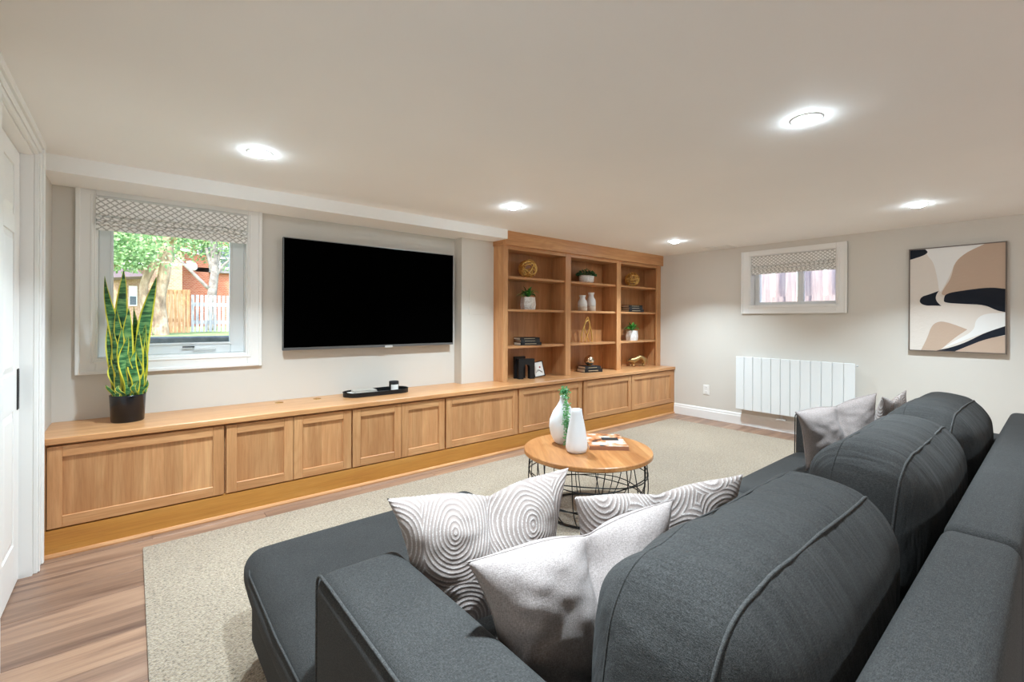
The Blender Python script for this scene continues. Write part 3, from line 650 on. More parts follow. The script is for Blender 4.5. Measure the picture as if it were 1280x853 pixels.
# throw pillows
def pillow(name, label, mat, c, udir, lean, w, h, th, chop, seed, bend=0.0, plush=False, chopx=0.0, roll=0.0, taper=0.0):
    """c = centre of bottom edge; udir = angle of the width axis; lean = tip of the top away from the face normal"""
    N = 44; mm = MB(); vs_ = []; idx = {}
    def P(u, v, s):
        pin = .12; x = w / 2 * u * (1 - pin * (1 - v * v)) * (1 - taper * (1 - v) / 2); y = h / 2 * v * (1 - pin * (1 - u * u))
        e = max(0.0, (1 - u * u) * (1 - v * v)); z = s * th / 2 * e ** .5
        sv = max(0.0, min(1.0, (v + .75) / 1.75)); sv = sv * sv * (3 - 2 * sv)
        du = u - chopx * (1.0 - .5 * (1 - sv)); g = math.exp(-(du / .34) ** 2); gn = math.exp(-abs(du) / (.035 + .085 * sv))
        y -= chop * h * (.6 * g + .4 * gn) * sv; z *= 1 - (.22 * g + .72 * gn) * sv
        zz = z + bend * (abs(du) ** 1.3) * (.35 + .65 * sv)
        nb = noise.noise(Vector((u * 2.2 + seed, v * 2.2, s * .4))); nf = noise.noise(Vector((u * 5 + v * 3 + seed, v * 5 - u * 3, s)))
        zz += s * (nb * .012 + nf * .005) * min(1, e * 3)
        return (x, y, zz)
    for s in (1, -1):
        for i in range(N + 1):
            for j in range(N + 1):
                u = math.sin((i / N - .5) * PI); v = math.sin((j / N - .5) * PI)
                u = .5 * u + .5 * (2 * i / N - 1); v = .5 * v + .5 * (2 * j / N - 1)
                if s == -1 and (i in (0, N) or j in (0, N)): idx[s, i, j] = idx[1, i, j]; continue
                idx[s, i, j] = len(vs_); vs_.append(P(u, v, s))
    fs = []
    for s in (1, -1):
        for i in range(N):
            for j in range(N): fs.append((idx[s, i, j], idx[s, i + 1, j], idx[s, i + 1, j + 1], idx[s, i, j + 1]))
    mm.add(vs_, fs, 0, True)
    U = Vector((math.cos(udir), math.sin(udir), 0)); Nn = Vector((math.sin(udir), -math.cos(udir), 0)); Vv = UP
    rot = Matrix.Rotation(lean, 3, U); Nn = rot @ Nn; Vv = rot @ Vv
    if roll: rr = Matrix.Rotation(roll, 3, Nn); U = rr @ U; Vv = rr @ Vv
    o = put(name, mm, mat); tag(o, label, 'pillow')
    mt = Matrix((U, Vv, Nn)).transposed().to_4x4(); mt.translation = Vector(c) + Vv * (h / 2 * .93); o.matrix_world = mt
    if not plush:                                   # zip seam along the sides
        sm = MB(); ring = [vs_[idx[1, i, 0]] for i in range(N)] + [vs_[idx[1, N, j]] for j in range(N)] + [vs_[idx[1, N - i, N]] for i in range(N)] + [vs_[idx[1, 0, N - j]] for j in range(N)]
        sm.tube(ring, .0016, 6, closed=True); put('edge_seam', sm, M['linen'], o)
    return o
pillow('throw_pillow', 'plush taupe pillow with white arches, standing beside the chaise arm', M['plush'], (.755, 1.01, .432), R(-21), R(-6), .51, .39, .19, .09, 2, bend=.06, plush=True, chopx=.1, roll=R(2.5), taper=.2)
pillow('throw_pillow', 'plain pale linen pillow with a deep centre crease, between the arm and cushion', M['linen'], (.765, .675, .452), R(-17), R(-2), .51, .375, .20, .07, 5, bend=.05, chopx=.15, roll=R(4), taper=.26)
pillow('throw_pillow', 'plush taupe arch-pattern pillow leaning on the chaise back cushion', M['plush'], (1.13, .75, .432), R(-21), R(6), .54, .395, .13, .05, 8, bend=.03, plush=True)
pillow('throw_pillow', 'plain pale pillow by the sofa arm in front of the radiator', M['linen'], (2.99, .785, .492), R(-42), R(8), .43, .36, .20, .07, 11, bend=.05, chopx=.1, roll=R(14), taper=.1)
pillow('throw_pillow', 'plush arch-pattern pillow tucked behind a plain one near the radiator', M['plush'], (3.155, .645, .447), R(-4), R(9), .40, .44, .10, .07, 14, bend=.0, plush=True)

# ------------------------------------------------------------------ coffee table
TC = Vector((2.278, 1.975, RZ)); TZ, TR = .42, .41
ct_ = thing('coffee_table', 'round wooden coffee table on a black wire basket base', 'coffee table', TC)
M['mango'] = wood('mango_wood', 1, ('#a2673a', '#bd8350', '#d09c68'), rough=.35, strips=(0, .17), stretch=10, figure=.3)
put('tabletop', MB().lathe([(TR - .004, 0), (TR, .004), (TR, .024), (TR - .004, .028)], (0, 0, TZ - RZ - .028), 72, smooth=False), M['mango'], ct_, rot=(0, 0, R(-35)))
def ringc(r, z, n=56, ph=0, wob=0): return [(r * math.cos(2 * PI * k / n), r * math.sin(2 * PI * k / n), z + wob * math.sin(2 * PI * k / n * 3 + ph)) for k in range(n)]
for r, z, w in ((.372, .370, 0), (.380, .275, .012), (.376, .262, -.014), (.352, .125, .010), (.345, .112, -.010), (.285, .006, 0), (.268, .006, 0)):
    put('wire_ring', MB().tube(ringc(r, z, wob=w, ph=r * 40), .0035, 6, closed=True), M['black_metal'], ct_)
for k in range(24):
    a = 2 * PI * k / 24 + (.05 if k % 2 else -.05); tw = .12 * (1 if k % 3 == 0 else (-1 if k % 3 == 1 else .3))
    pts = []
    for q in range(11):
        f = q / 10; z = .378 * (1 - f) + .006 * f; r = .372 + .010 * math.sin(f * PI) - (.10 * max(0, (f - .5) / .5) ** 2.2); aa = a + tw * math.sin(f * PI * .5)
        pts.append((r * math.cos(aa), r * math.sin(aa), z))
    put('wire_upright', MB().tube(pts, .0032, 6), M['black_metal'], ct_)

def vase_obj(name, label, prof, at_, n=40):
    t = thing(name, label, 'vase', at_); put('body', MB().lathe(prof, n=n), M['white_ceramic'], t); return t
pv = onz(707, 557, TZ); pv.x += .03; pv.y += .05
vase_obj('vase', 'tall matte white bottle vase holding the trailing green stem', [(0, 0), (.045, 0), (.062, .012), (.085, .06), (.096, .11), (.092, .16), (.07, .215), (.042, .255), (.026, .285), (.022, .31), (.024, .318), (.019, .318), (.018, .30), (0, .28)], pv)
v2 = onz(718.5, 568, TZ); v2 += FW * .05 + RT * .018
vase_obj('vase', 'slim tapering matte white vase beside the magazine', [(0, 0), (.05, 0), (.062, .008), (.068, .03), (.066, .07), (.056, .14), (.044, .20), (.034, .25), (.032, .27), (.027, .27), (.026, .25), (0, .22)], v2)
# trailing stem from the bottle vase
t = thing('trailing_plant', 'trailing stem of small green leaves hanging from the bottle vase', 'plant', pv + Vector((0, 0, .31)))
tow = (v2 - pv); side = RT
stem = [(0, 0, -.03), (.0, .0, .03), (.004, -.02, .055), (.010, -.045, .045), (.010, -.075, .0), (.010, -.105, -.06), (.010, -.125, -.13), (.010, -.13, -.20), (.010, -.128, -.285)]
side_v = [Vector((RT.x * (p[0] * 1.0) - FW.x * .9 * abs(p[1]), RT.y * (p[0] * 1.0) - FW.y * .9 * abs(p[1]), p[2])) for p in stem]
st = put('stem', MB().tube(side_v, .0022, 6), M['bead'], t)
mm = MB()
for i in range(620):
    f = random.random() * (len(side_v) - 2) + 1; k = int(f); p = side_v[k].lerp(side_v[k + 1], f - k) + Vector((random.gauss(0, .011), random.gauss(0, .009), random.gauss(0, .008)))
    a, b, L = random.random() * 6.28, random.uniform(-.9, .5), random.uniform(.012, .019)
    d = Vector((math.cos(a) * math.cos(b), math.sin(a) * math.cos(b), math.sin(b))); s = d.orthogonal().normalized() * L * .3
    mm.add([p, p + d * L * .5 + s, p + d * L, p + d * L * .5 - s], [(0, 1, 2, 3)])
for i in range(70):
    p = Vector((random.gauss(0, .013), random.gauss(0, .013), random.uniform(.0, .075))); a, b, L = random.random() * 6.28, random.uniform(-.3, 1.1), random.uniform(.010, .018)
    d = Vector((math.cos(a) * math.cos(b), math.sin(a) * math.cos(b), math.sin(b))); s = d.orthogonal().normalized() * L * .3
    mm.add([p, p + d * L * .5 + s, p + d * L, p + d * L * .5 - s], [(0, 1, 2, 3)])
fo = put('leaves', mm, M['bead'], t); fo['kind'] = 'stuff'

# books
def book(label, c, w, d, h, rz, cover, group=None, title=None, pages='paper'):
    t = thing('book', label, 'book', c, rz, group)
    mc = M[cover]; th = min(.003, h * .2)
    put('cover', MB().box(-w / 2, w / 2, -d / 2, d / 2, 0, th).box(-w / 2, w / 2, -d / 2, d / 2, h - th, h).box(-w / 2, w / 2, -d / 2, -d / 2 + .004, 0, h), mc, t)
    put('pages', bx(-w / 2 + .004, w / 2 - .004, -d / 2 + .004, d / 2 - .004, th, h - th), M[pages], t)
    if title: put('spine_title', bx(-w * .3, w * .25, -d / 2 - .0006, -d / 2, h * .42, h * .60), M[title], t)
    return t
M['book_black'] = plain('black_book_cloth', '#15171b', .6); M['book_grey'] = plain('charcoal_book_cloth', '#2b2d31', .6); M['book_white'] = plain('white_book_cover', '#e8e6e2', .6); M['gilt'] = plain('gilt_print', '#b9a98c', .5)
M['book_tan'] = plain('pale_book_cover', '#b9b2a8', .6)
def cover_mat():
    t = NT('magazine_cover').base(.35, 0, .5); v = t.coords(rnd=False); n = t.n('TexVoronoi', Scale=11, feature='F1'); t.l(v, n.inputs['Vector']); n2 = t.n('TexNoise', Scale=16, Detail=4); t.l(v, n2.inputs['Vector'])
    c = t.ramp(n2.outputs[0], [(.36, srgb('#26282c')), (.44, srgb('#b86f42')), (.54, srgb('#d6a17a')), (.62, srgb('#d9d2cb'))])
    t.l(c, t.b.inputs['Base Color']); return t.m
M['mag'] = cover_mat(); M['mag_spine'] = plain('magazine_spine', '#9a6a50', .5)
mc_ = onz(757, 556, TZ); mrz = R(-42)
t = thing('coffee_table_book', 'thick picture magazine with orange and black cover lying on the coffee table', 'book', mc_ + Vector((.02, .02, 0)), mrz)
put('back_cover', bb(-.125, .125, -.16, .16, 0, .003, r=.001), M['mag_spine'], t); put('pages', bx(-.122, .122, -.156, .157, .003, .021), M['paper'], t)
cv = put('front_cover', bb(-.125, .125, -.16, .16, .021, .024, r=.001), M['mag'], t); put('spine', bx(-.125, .125, -.162, -.157, 0, .024), M['mag_spine'], t)
put('title_block', bx(-.02, .09, -.01, .06, .0030, .0034), M['book_black'], cv, (0, 0, .0210)); put('title_block', bx(.0, .07, -.07, -.03, .0030, .0034), M['card'], cv, (0, 0, .0210)); put('photo_block', bx(-.1, .0, -.13, -.06, .0030, .0033), M['book_tan'], cv, (0, 0, .0210))

# ------------------------------------------------------------------ worktop things
# snake plant
PC = Vector((-.018, 3.655, ZCT))
sp_ = thing('snake_plant', 'tall snake plant with yellow-edged leaves in a black pot', 'plant', PC)
put('pot', MB().lathe([(0, 0), (.076, 0), (.080, .006), (.087, .155), (.088, .162), (.082, .162), (.080, .145), (0, .145)], n=48), M['pot'], sp_)
put('soil', MB().lathe([(0, .148), (.079, .146)], n=24), M['soil'], sp_)
def strap_leaf(base, az, height, width, lean, twist, wav, curl=0.0):
    N = 22; cols_ = (-1, -.74, 0, .74, 1); vs_ = []
    for i in range(N + 1):
        f = i / N; w = width * (.55 + .6 * math.sin(min(1, f * 1.35) * PI * .62)) * (1 - max(0, (f - .55) / .45) ** 2.2) + .0008
        ang = az + twist * f + wav * .5 * math.sin(f * 5 + az); cx = lean[0] * f ** 1.4 + wav * .012 * math.sin(f * 7 + az * 3); cyy = lean[1] * f ** 1.4 + wav * .012 * math.cos(f * 6 + az)
        for s in cols_:
            x = cx + math.cos(ang) * w * s; y = cyy + math.sin(ang) * w * s; fold = (.16 * w) * (s * s); x += -math.sin(ang) * fold; y += math.cos(ang) * fold
            vs_.append((base[0] + x, base[1] + y, base[2] + height * f))
    mm = MB(); K_ = len(cols_)
    for k in range(K_ - 1):
        mm.add([], [])
    b = len(mm.v); mm.v += vs_
    for i in range(N):
        for k in range(K_ - 1):
            mm.f.append([i * K_ + k, i * K_ + k + 1, (i + 1) * K_ + k + 1, (i + 1) * K_ + k]); mm.m.append(1 if k in (0, K_ - 2) else 0); mm.sm.append(True)
    return mm
rs = random.Random(21)
LV = [(-.045, .0, .74, .024, (-.055, .0), .2), (-.018, .01, .785, .029, (-.012, .02), .15), (.045, .0, .75, .031, (.085, -.01), -.15), (-.03, -.03, .54, .024, (-.02, -.01), .3), (.0, -.035, .55, .026, (.0, -.01), -.2), (.02, .02, .56, .024, (.015, .01), .2),
      (.055, .0, .50, .023, (.03, .0), .2), (-.06, .0, .48, .022, (-.03, .0), .2), (.035, -.04, .42, .022, (.02, -.01), .2), (-.045, -.035, .42, .022, (-.02, -.01), -.2), (.06, -.02, .36, .022, (.015, -.01), .1), (-.01, -.055, .38, .022, (.0, -.015), .1)]
for k in range(20):
    a = k * 2.399; r = .045 + .025 * rs.random(); LV.append((r * math.cos(a), r * math.sin(a), rs.uniform(.24, .48), rs.uniform(.016, .022), (.018 * math.cos(a), .015 * math.sin(a)), rs.uniform(-.4, .4)))
for k in range(8):
    a = k * .8 + .3; LV.append((.062 * math.cos(a), .062 * math.sin(a), rs.uniform(.05, .11), .011, (.045 * math.cos(a), .045 * math.sin(a)), .2))
for i, (x, y, h, w, ln, tw) in enumerate(LV):
    put('leaf', strap_leaf((x, y, .14), R(rs.uniform(-40, 30)) - .3, h, w, ln, tw, rs.uniform(.2, 1.0)), [M['band_leaf'], M['edge_leaf']], sp_)

# tray with books and candle
TY_ = 3.685; tc_ = (ony(429.5, 490, TY_) + ony(508.5, 487, TY_)) / 2; TCX = tc_.x; TL = (ony(508.5, 487, TY_).x - ony(429.5, 490, TY_).x) / 2
def stadium(L, Wd, n=14):
    return [(L - Wd + Wd * math.cos(a), Wd * math.sin(a)) for a in [(-PI / 2 + PI * i / n) for i in range(n + 1)]] + [(-(L - Wd) + Wd * math.cos(a), Wd * math.sin(a)) for a in [(PI / 2 + PI * i / n) for i in range(n + 1)]]
tr = thing('serving_tray', 'black oval serving tray with a thin raised rim', 'tray', (TCX, TY_, ZCT))
put('tray_floor', MB().prism(stadium(TL, .105), .0, .006, 'z'), M['blk'], tr)
oS, iS = stadium(TL, .105), stadium(TL - .003, .102); n_ = len(oS)
mm = MB(); mm.add([(x, y, z) for z in (.006, .034) for x, y in oS] + [(x, y, z) for z in (.006, .034) for x, y in iS], [(i, (i + 1) % n_, n_ + (i + 1) % n_, n_ + i) for i in range(n_)] + [(2 * n_ + i, 2 * n_ + (i + 1) % n_, 3 * n_ + (i + 1) % n_, 3 * n_ + i) for i in range(n_)] + [(n_ + i, n_ + (i + 1) % n_, 3 * n_ + (i + 1) % n_, 3 * n_ + i) for i in range(n_)])
put('rim', mm, M['black_metal'], tr); put('rim_wire', MB().tube([(x, y, .034) for x, y in oS], .0028, 6, closed=True), M['black_metal'], tr)
book('white book lying lowest in the black tray', (TCX - .12, TY_ - .005, ZCT + .0065), .21, .14, .022, R(4), 'book_white', 'books in the tray', None, 'card')
book('pale grey book on top of the white one in the tray', (TCX - .11, TY_, ZCT + .029), .18, .12, .016, R(-5), 'book_tan', 'books in the tray', None, 'card')
cd = thing('candle_jar', 'black candle jar with a white label standing in the tray', 'candle', (TCX + .155, TY_ + .0, ZCT + .0065))
put('jar', MB().lathe([(0, 0), (.039, 0), (.041, .003), (.041, .085), (.040, .088), (.036, .088), (.036, .066), (0, .066)], n=36), M['blk'], cd)
lab = MB(); vs_ = []; aa = [R(-55 - 80 + 100 * i / 10) for i in range(11)]
aa = [R(-150 + 95 * i / 10) for i in range(11)]
for a in aa:
    for z in (.018, .062): vs_.append((.0414 * math.cos(a), .0414 * math.sin(a), z))
lab.add(vs_, [(2 * i, 2 * i + 2, 2 * i + 3, 2 * i + 1) for i in range(10)], 0, True); put('label', lab, M['card'], cd)

# ------------------------------------------------------------------ bookcase ornaments
def shelf_at(px, bay, k, back=.0, y=3.70):
    p = ony(px, 400, y); return Vector((p.x, y, SH[bay, k] + .0004))
def wire_ball(label, c, r, seed, flat=1.0, n=15):
    t = thing('wire_ball', label, 'ornament', c, group='gold wire balls'); rg = random.Random(seed)
    for k in range(n):
        ax = Vector((rg.gauss(0, 1), rg.gauss(0, 1), rg.gauss(0, 1))).normalized(); u = ax.orthogonal().normalized(); w = ax.cross(u); off = rg.uniform(-.45, .45); rr = r * math.sqrt(1 - off * off)
        put('wire_loop', MB().tube([((u * math.cos(a) + w * math.sin(a)) * rr + ax * off * r) * 1.0 + Vector((0, 0, r * 1.07)) for a in [2 * PI * i / 36 for i in range(36)]], r * .06, 6, closed=True), M['gold'], t)
    t.scale = (1, 1, flat); return t
wire_ball('woven gold ball ornament in the top cubby by the television', shelf_at(659.5, 0, 0), .098, 3, 1.0, 12)
wire_ball('woven gold ball ornament in the top cubby by the end wall', shelf_at(790, 2, 0), .092, 5, 1.0, 12)
def hex_plant(label, c, s=1.0, seed=0):
    t = thing('potted_fern', label, 'plant', c, R(20), group='small ferns in faceted pots'); w = .078 * s
    put('pot', MB().lathe([(0, 0), (w * .92, 0), (w, .05 * s), (w * .9, .125 * s), (w * .8, .125 * s), (w * .8, .11 * s), (0, .11 * s)], n=6, smooth=False), M['marble'], t)
    rg = random.Random(seed)
    for k in range(34):
        a = k * 2.399; L = rg.uniform(.10, .145) * s; el = rg.uniform(.22, .95); wv = .012 * s; mm = MB(); vs_ = []
        if k < 3: el = 1.25; L = .14 * s
        for i in range(7):
            f = i / 6; rr = .012 + L * f * math.cos(el); z = .128 * s + L * f * math.sin(el) + .022 * s * math.sin(f * PI) - .03 * s * f * f; ww = wv * math.sin(PI * (.12 + .86 * f)) + .0006
            x, y = rr * math.cos(a) * 1.2, rr * math.sin(a) * .82; vs_ += [(x - math.sin(a) * ww, y + math.cos(a) * ww, z), (x + math.sin(a) * ww, y - math.cos(a) * ww, z)]
        mm.add(vs_, [(2 * i, 2 * i + 1, 2 * i + 3, 2 * i + 2) for i in range(6)], 0, True); put('frond', mm, M['fern'], t)
    return t
hex_plant('small fern in a white faceted pot above the black books', shelf_at(660, 0, 1, y=3.69), 1.08, 1)
hex_plant('small fern in a white faceted pot above the leopard figurine', shelf_at(790, 2, 2, y=3.69), 1.05, 2)
def stack(px, bay, k, specs, rz, grp, where, y=3.69):
    c = shelf_at(px, bay, k, y=y); z = c.z
    names = {2: ['lower', 'upper'], 3: ['bottom', 'middle', 'top']}[len(specs)]
    for i, (w, d, h, cv_, dr_) in enumerate(specs):
        book('%s black book of the flat stack %s' % (names[i], where), (c.x + dr_, c.y, z + .0003), w, d, h, rz, cv_, grp, 'gilt'); z += h + .0006
    return z, c
stack(659, 0, 2, [(.25, .17, .032, 'book_black', .006), (.225, .16, .025, 'book_grey', .0), (.235, .16, .024, 'book_black', -.008)], R(-14), 'black books below the fern', 'under the fern by the television')
stack(790, 2, 1, [(.25, .17, .034, 'book_black', .006), (.22, .16, .027, 'book_grey', .0), (.225, .16, .028, 'book_black', -.006)], R(-14), 'black books below the gold ball', 'under the gold ball by the end wall')
zt, sc_ = stack(737, 1, 3, [(.255, .17, .040, 'book_black', .004), (.225, .16, .030, 'book_grey', -.004)], R(-14), 'black books on the worktop', 'beneath the glass globe', y=3.68)
g = thing('glass_globe', 'round mottled silver globe standing on two black books', 'ornament', (sc_.x - .005, sc_.y, zt))
def mercury():
    t = NT('mercury_glass').base(.18, 1.0, .5); v = t.coords(); n = t.n('TexNoise', Scale=26, Detail=4); t.l(v, n.inputs['Vector'])
    t.l(t.ramp(n.outputs[0], [(.4, srgb('#e9e2d8')), (.55, srgb('#c9b79d')), (.66, srgb('#9a7d58'))]), t.b.inputs['Base Color']); return t.m
M['mercury'] = mercury()
put('globe', MB().lathe([(.022, .004)] + [(.062 * math.sin(a), .066 - .062 * math.cos(a)) for a in [R(22 + 14.5 * i) for i in range(10)]] + [(.018, .125), (.016, .120), (0, .110)], n=32), M['mercury'], g)
put('base_ring', MB().lathe([(0, 0), (.026, 0), (.026, .007), (.02, .010), (0, .010)], n=24), M['brass'], g)
# planter bowl
c = shelf_at(733, 1, 0, y=3.69)
t = thing('planter_bowl', 'leafy green plant in a low white oval bowl', 'plant', c)
put('bowl', MB().lathe([(0, 0), (.085, 0), (.108, .02), (.113, .075), (.111, .088), (.103, .088), (.1, .075), (0, .07)], n=40, sy=.62), M['marble'], t)
mm = MB(); rg = random.Random(4)
for i in range(420):
    a = rg.random() * 6.283; rr = math.sqrt(rg.random()); p = Vector((rr * .145 * math.cos(a) - .012, rr * .075 * math.sin(a) - .01, .085 + (1 - rr * rr) * .075 * rg.random() + .012 * rg.random() - .03 * max(0, rr - .8)))
    d = Vector((math.cos(a), math.sin(a), rg.uniform(-.3, 1.2))).normalized(); L = rg.uniform(.018, .034); s = d.orthogonal().normalized(); s = (Matrix.Rotation(rg.random() * 6, 3, d) @ s) * L * .32
    mm.add([p, p + d * L * .5 + s, p + d * L, p + d * L * .5 - s], [(0, 1, 2, 3)])
lf = put('leaves', mm, M['dark_leaf'], t); lf['kind'] = 'stuff'
# two-tone vases
M['sand'] = plain('sand_glaze', '#cdb9a6', .6)
for (px, s, lb, dy) in ((728.0, .86, 'shorter white bottle vase with a beige base, in the middle cubby', -.03), (738.8, 1.06, 'taller white bottle vase with a beige base, in the middle cubby', .02)):
    c = shelf_at(px, 1, 1, y=3.69 + dy); t = thing('bottle_vase', lb, 'vase', c, group='two-tone bottle vases')
    hh_ = .215 * s; w = .056
    put('lower_glaze', MB().lathe([(0, 0), (w * .92, 0), (w, .006), (w, hh_ * .27)], n=32), M['sand'], t)
    put('body', MB().lathe([(w, hh_ * .27), (w, hh_ * .5), (w * .92, hh_ * .62), (w * .62, hh_ * .74), (w * .55, hh_ * .84), (w * .68, hh_ * .97), (w * .72, hh_), (w * .6, hh_), (w * .45, hh_ * .86), (0, hh_ * .8)], n=32), M['white_ceramic'], t)
# knot sculpture
c = shelf_at(733.5, 1, 2, y=3.69); t = thing('knot_sculpture', 'slender gold looped knot sculpture in the middle cubby', 'sculpture', c)
def spline(P, n=8):
    out = []; P = [Vector(p) for p in P]; Q = [P[0] * 2 - P[1]] + P + [P[-1] * 2 - P[-2]]
    for i in range(1, len(Q) - 2):
        for k in range(n):
            f = k / n; a, b, c_, d = Q[i - 1:i + 3]
            out.append(.5 * ((2 * b) + (c_ - a) * f + (2 * a - 5 * b + 4 * c_ - d) * f * f + (3 * b - a - 3 * c_ + d) * f ** 3))
    return out + [P[-1]]
put('loop', MB().tube(spline([(-.085, .01, .006), (-.076, .008, .118), (-.034, 0, .222), (.018, -.004, .268), (.047, -.006, .232), (.030, -.004, .137), (-.004, .0, .06), (-.027, .004, .006)]), .0068, 8), M['gold'], t)
put('loop', MB().tube(spline([(.085, -.014, .006), (.072, -.012, .118), (.044, -.010, .213), (.006, -.012, .304), (-.032, -.010, .262), (-.032, .010, .175), (.012, .014, .09), (.062, .016, .006)]), .0068, 8), M['gold'], t)
# black arch, block and framed print
def arch(label, name, c, w, h, d, rz, ow, oh, cat):
    t = thing(name, label, cat, c, rz)
    P = [(-w / 2, 0), (-ow / 2, 0), (-ow / 2, oh - ow / 2)] + [(-ow / 2 * math.cos(a), oh - ow / 2 + ow / 2 * math.sin(a) * 1.15) for a in [PI * i / 12 for i in range(1, 12)]] + [(ow / 2, oh - ow / 2), (ow / 2, 0), (w / 2, 0), (w / 2, h), (-w / 2, h)]
    put('block', MB().prism(P, -d / 2, d / 2, 'y'), M['blk'], t); return t
ca = onz(657, 474.5, ZCT)
arch('matte black arch ornament on the worktop beside the framed print', 'arch_ornament', (ca.x + .035, ca.y + .04, ZCT), .185, .212, .06, R(-16), .075, .15, 'ornament')
arch('thin black arch ornament standing behind the larger one', 'arch_ornament', (ca.x + .012, ca.y + .115, ZCT), .13, .235, .035, R(-10), .06, .18, 'ornament')
t = thing('photo_frame', 'small framed line drawing leaning on the black arch', 'picture', (ca.x + .225, ca.y + .02, ZCT + .0106), R(-20)); t.rotation_euler = (R(-14), R(-9), R(-26))
w, h = .12, .165
for (a, b, c_, d) in ((-w / 2, -w / 2 + .007, 0, h), (w / 2 - .007, w / 2, 0, h), (-w / 2 + .007, w / 2 - .007, 0, .007), (-w / 2 + .007, w / 2 - .007, h - .007, h)): put('frame_bar', bx(a, b, -.012, 0, c_, d), M['blk'], t)
pr = put('print', bx(-w / 2 + .006, w / 2 - .006, -.008, -.002, .006, h - .006), M['card'], t)
red, ink = plain('red_ink', '#c2474b', .8), plain('brown_ink', '#7a6a62', .8)
put('red_dot', MB().lathe([(0, 0), (.010, 0)], n=14), red, pr, (.018, -.0085, .10), (R(90), 0, 0))
for q in range(3): put('ink_stroke', MB().tube(spline([(-.035 + .012 * q, -.0086, .045 + .008 * q), (-.01 + .008 * q, -.0086, .075 - .006 * q), (.02 + .004 * q, -.0086, .06 - .008 * q), (.036, -.0086, .032 + .012 * q)], 5), .0018, 5), ink, pr)
# leopard figurine
cL = shelf_at(797, 2, 3, y=3.70)
t = thing('leopard_figurine', 'antique gold prowling cat figurine on the worktop by the end wall', 'figurine', cL + Vector((0, 0, .005)), R(-30))
vs_ = [(0, 0, .072), (.045, 0, .088), (.085, 0, .078), (-.045, 0, .062), (-.085, 0, .055), (-.115, 0, .050), (-.138, 0, .042),
       (.095, .018, .045), (.075, .02, .012), (.055, .022, .006), (.095, -.018, .045), (.085, -.02, .012), (.062, -.022, .006),
       (-.06, .018, .035), (-.075, .018, .010), (-.098, .018, .006), (-.06, -.018, .035), (-.055, -.02, .012), (-.078, -.02, .006),
       (.115, 0, .075), (.140, 0, .05), (.150, 0, .02), (.165, 0, .010), (-.112, .012, .066), (-.112, -.012, .066)]
es = [(0, 1), (1, 2), (0, 3), (3, 4), (4, 5), (5, 6), (2, 7), (7, 8), (8, 9), (2, 10), (10, 11), (11, 12), (3, 13), (13, 14), (14, 15), (3, 16), (16, 17), (17, 18), (2, 19), (19, 20), (20, 21), (21, 22), (5, 23), (5, 24)]
rad = [1.25 * q_ for q_ in (.026, .028, .026, .024, .018, .020, .011, .015, .008, .007, .015, .008, .007, .013, .008, .007, .013, .008, .007, .008, .006, .005, .004, .006, .006)]
vs_ = [(x, y, z * 1.4 if z > .02 else z) for x, y, z in vs_]; me = bpy.data.meshes.new('body'); me.from_pydata(vs_, es, []); me.materials.append(M['antique']); me.update()
o = bpy.data.objects.new('body', me); col.objects.link(o); o.parent = t
md = o.modifiers.new('skin', 'SKIN'); md.use_smooth_shade = True
for i, sv in enumerate(me.skin_vertices[0].data): sv.radius = (rad[i], rad[i]); sv.use_root = (i == 0)
o.modifiers.new('sub', 'SUBSURF').levels = 1; o.modifiers['sub'].render_levels = 2

# ------------------------------------------------------------------ outside the television-wall window
GZ = .92
def mat_noise(name, cols, sc, rough=.9, bumpd=0, stretch=(1, 1, 1)):
    t = NT(name).base(rough, 0, .2); v = t.coords(stretch); n = t.n('TexNoise', Scale=sc, Detail=5, Roughness=.65); t.l(v, n.inputs['Vector'])
    t.l(t.ramp(n.outputs[0], [(.32, srgb(cols[0])), (.5, srgb(cols[1])), (.68, srgb(cols[2]))]), t.b.inputs['Base Color'])
    if bumpd: t.bump(n.outputs[0], .6, bumpd)
    return t.m
M['grass'] = mat_noise('lawn', ('#6f8a4e', '#93a76a', '#b5b98a'), 3); M['bark'] = mat_noise('bark', ('#7d6a5a', '#b29a84', '#d8c3ad'), 7, bumpd=.02, stretch=(1, 1, .4)); M['bark_grey'] = mat_noise('grey_bark', ('#77716c', '#938d87', '#aaa49e'), 9)
M['fence_tan'] = mat_noise('cedar_board', ('#b78457', '#d0a077', '#e0b994'), 5, stretch=(6, 6, .5)); M['fence_grey'] = mat_noise('weathered_board', ('#8d9096', '#aeb0b5', '#c9cacd'), 5, stretch=(6, 6, .5))
M['fence_pink'] = mat_noise('fence_board', ('#b3a3a3', '#d0beb7', '#e4d5cb'), 5, stretch=(6, 6, .4))
def brick(name, a, b, mo):
    t = NT(name).base(.9, 0, .15); tc = t.n('TexCoord'); mp = t.n('Mapping'); mp.inputs['Rotation'].default_value = (R(90), 0, 0); t.l(tc.outputs['Object'], mp.inputs[0])
    br = t.n('TexBrick', Scale=4.4); br.inputs['Color1'].default_value = srgb(a); br.inputs['Color2'].default_value = srgb(b); br.inputs['Mortar'].default_value = srgb(mo); br.inputs['Mortar Size'].default_value = .018
    t.l(mp.outputs[0], br.inputs['Vector']); t.l(br.outputs[0], t.b.inputs['Base Color']); return t.m
M['brick_red'] = brick('orange_brick', '#b9674a', '#c77d5e', '#c9b5a4'); M['brick_tan'] = brick('tan_brick', '#a5836c', '#b8977f', '#c6b4a3'); M['roof'] = plain('mauve_shingle', '#7d6f78', .9); M['conc'] = mat_noise('grey_concrete', ('#6f7174', '#868789', '#9c9c9c'), 12)
M['pane_dark'] = plain('house_pane', '#5c6672', .15)
lawn = struct(put('ground', bx(-14, 16, YN + .22, 40, GZ - .4, GZ), M['grass']), 'green lawn outside the window')
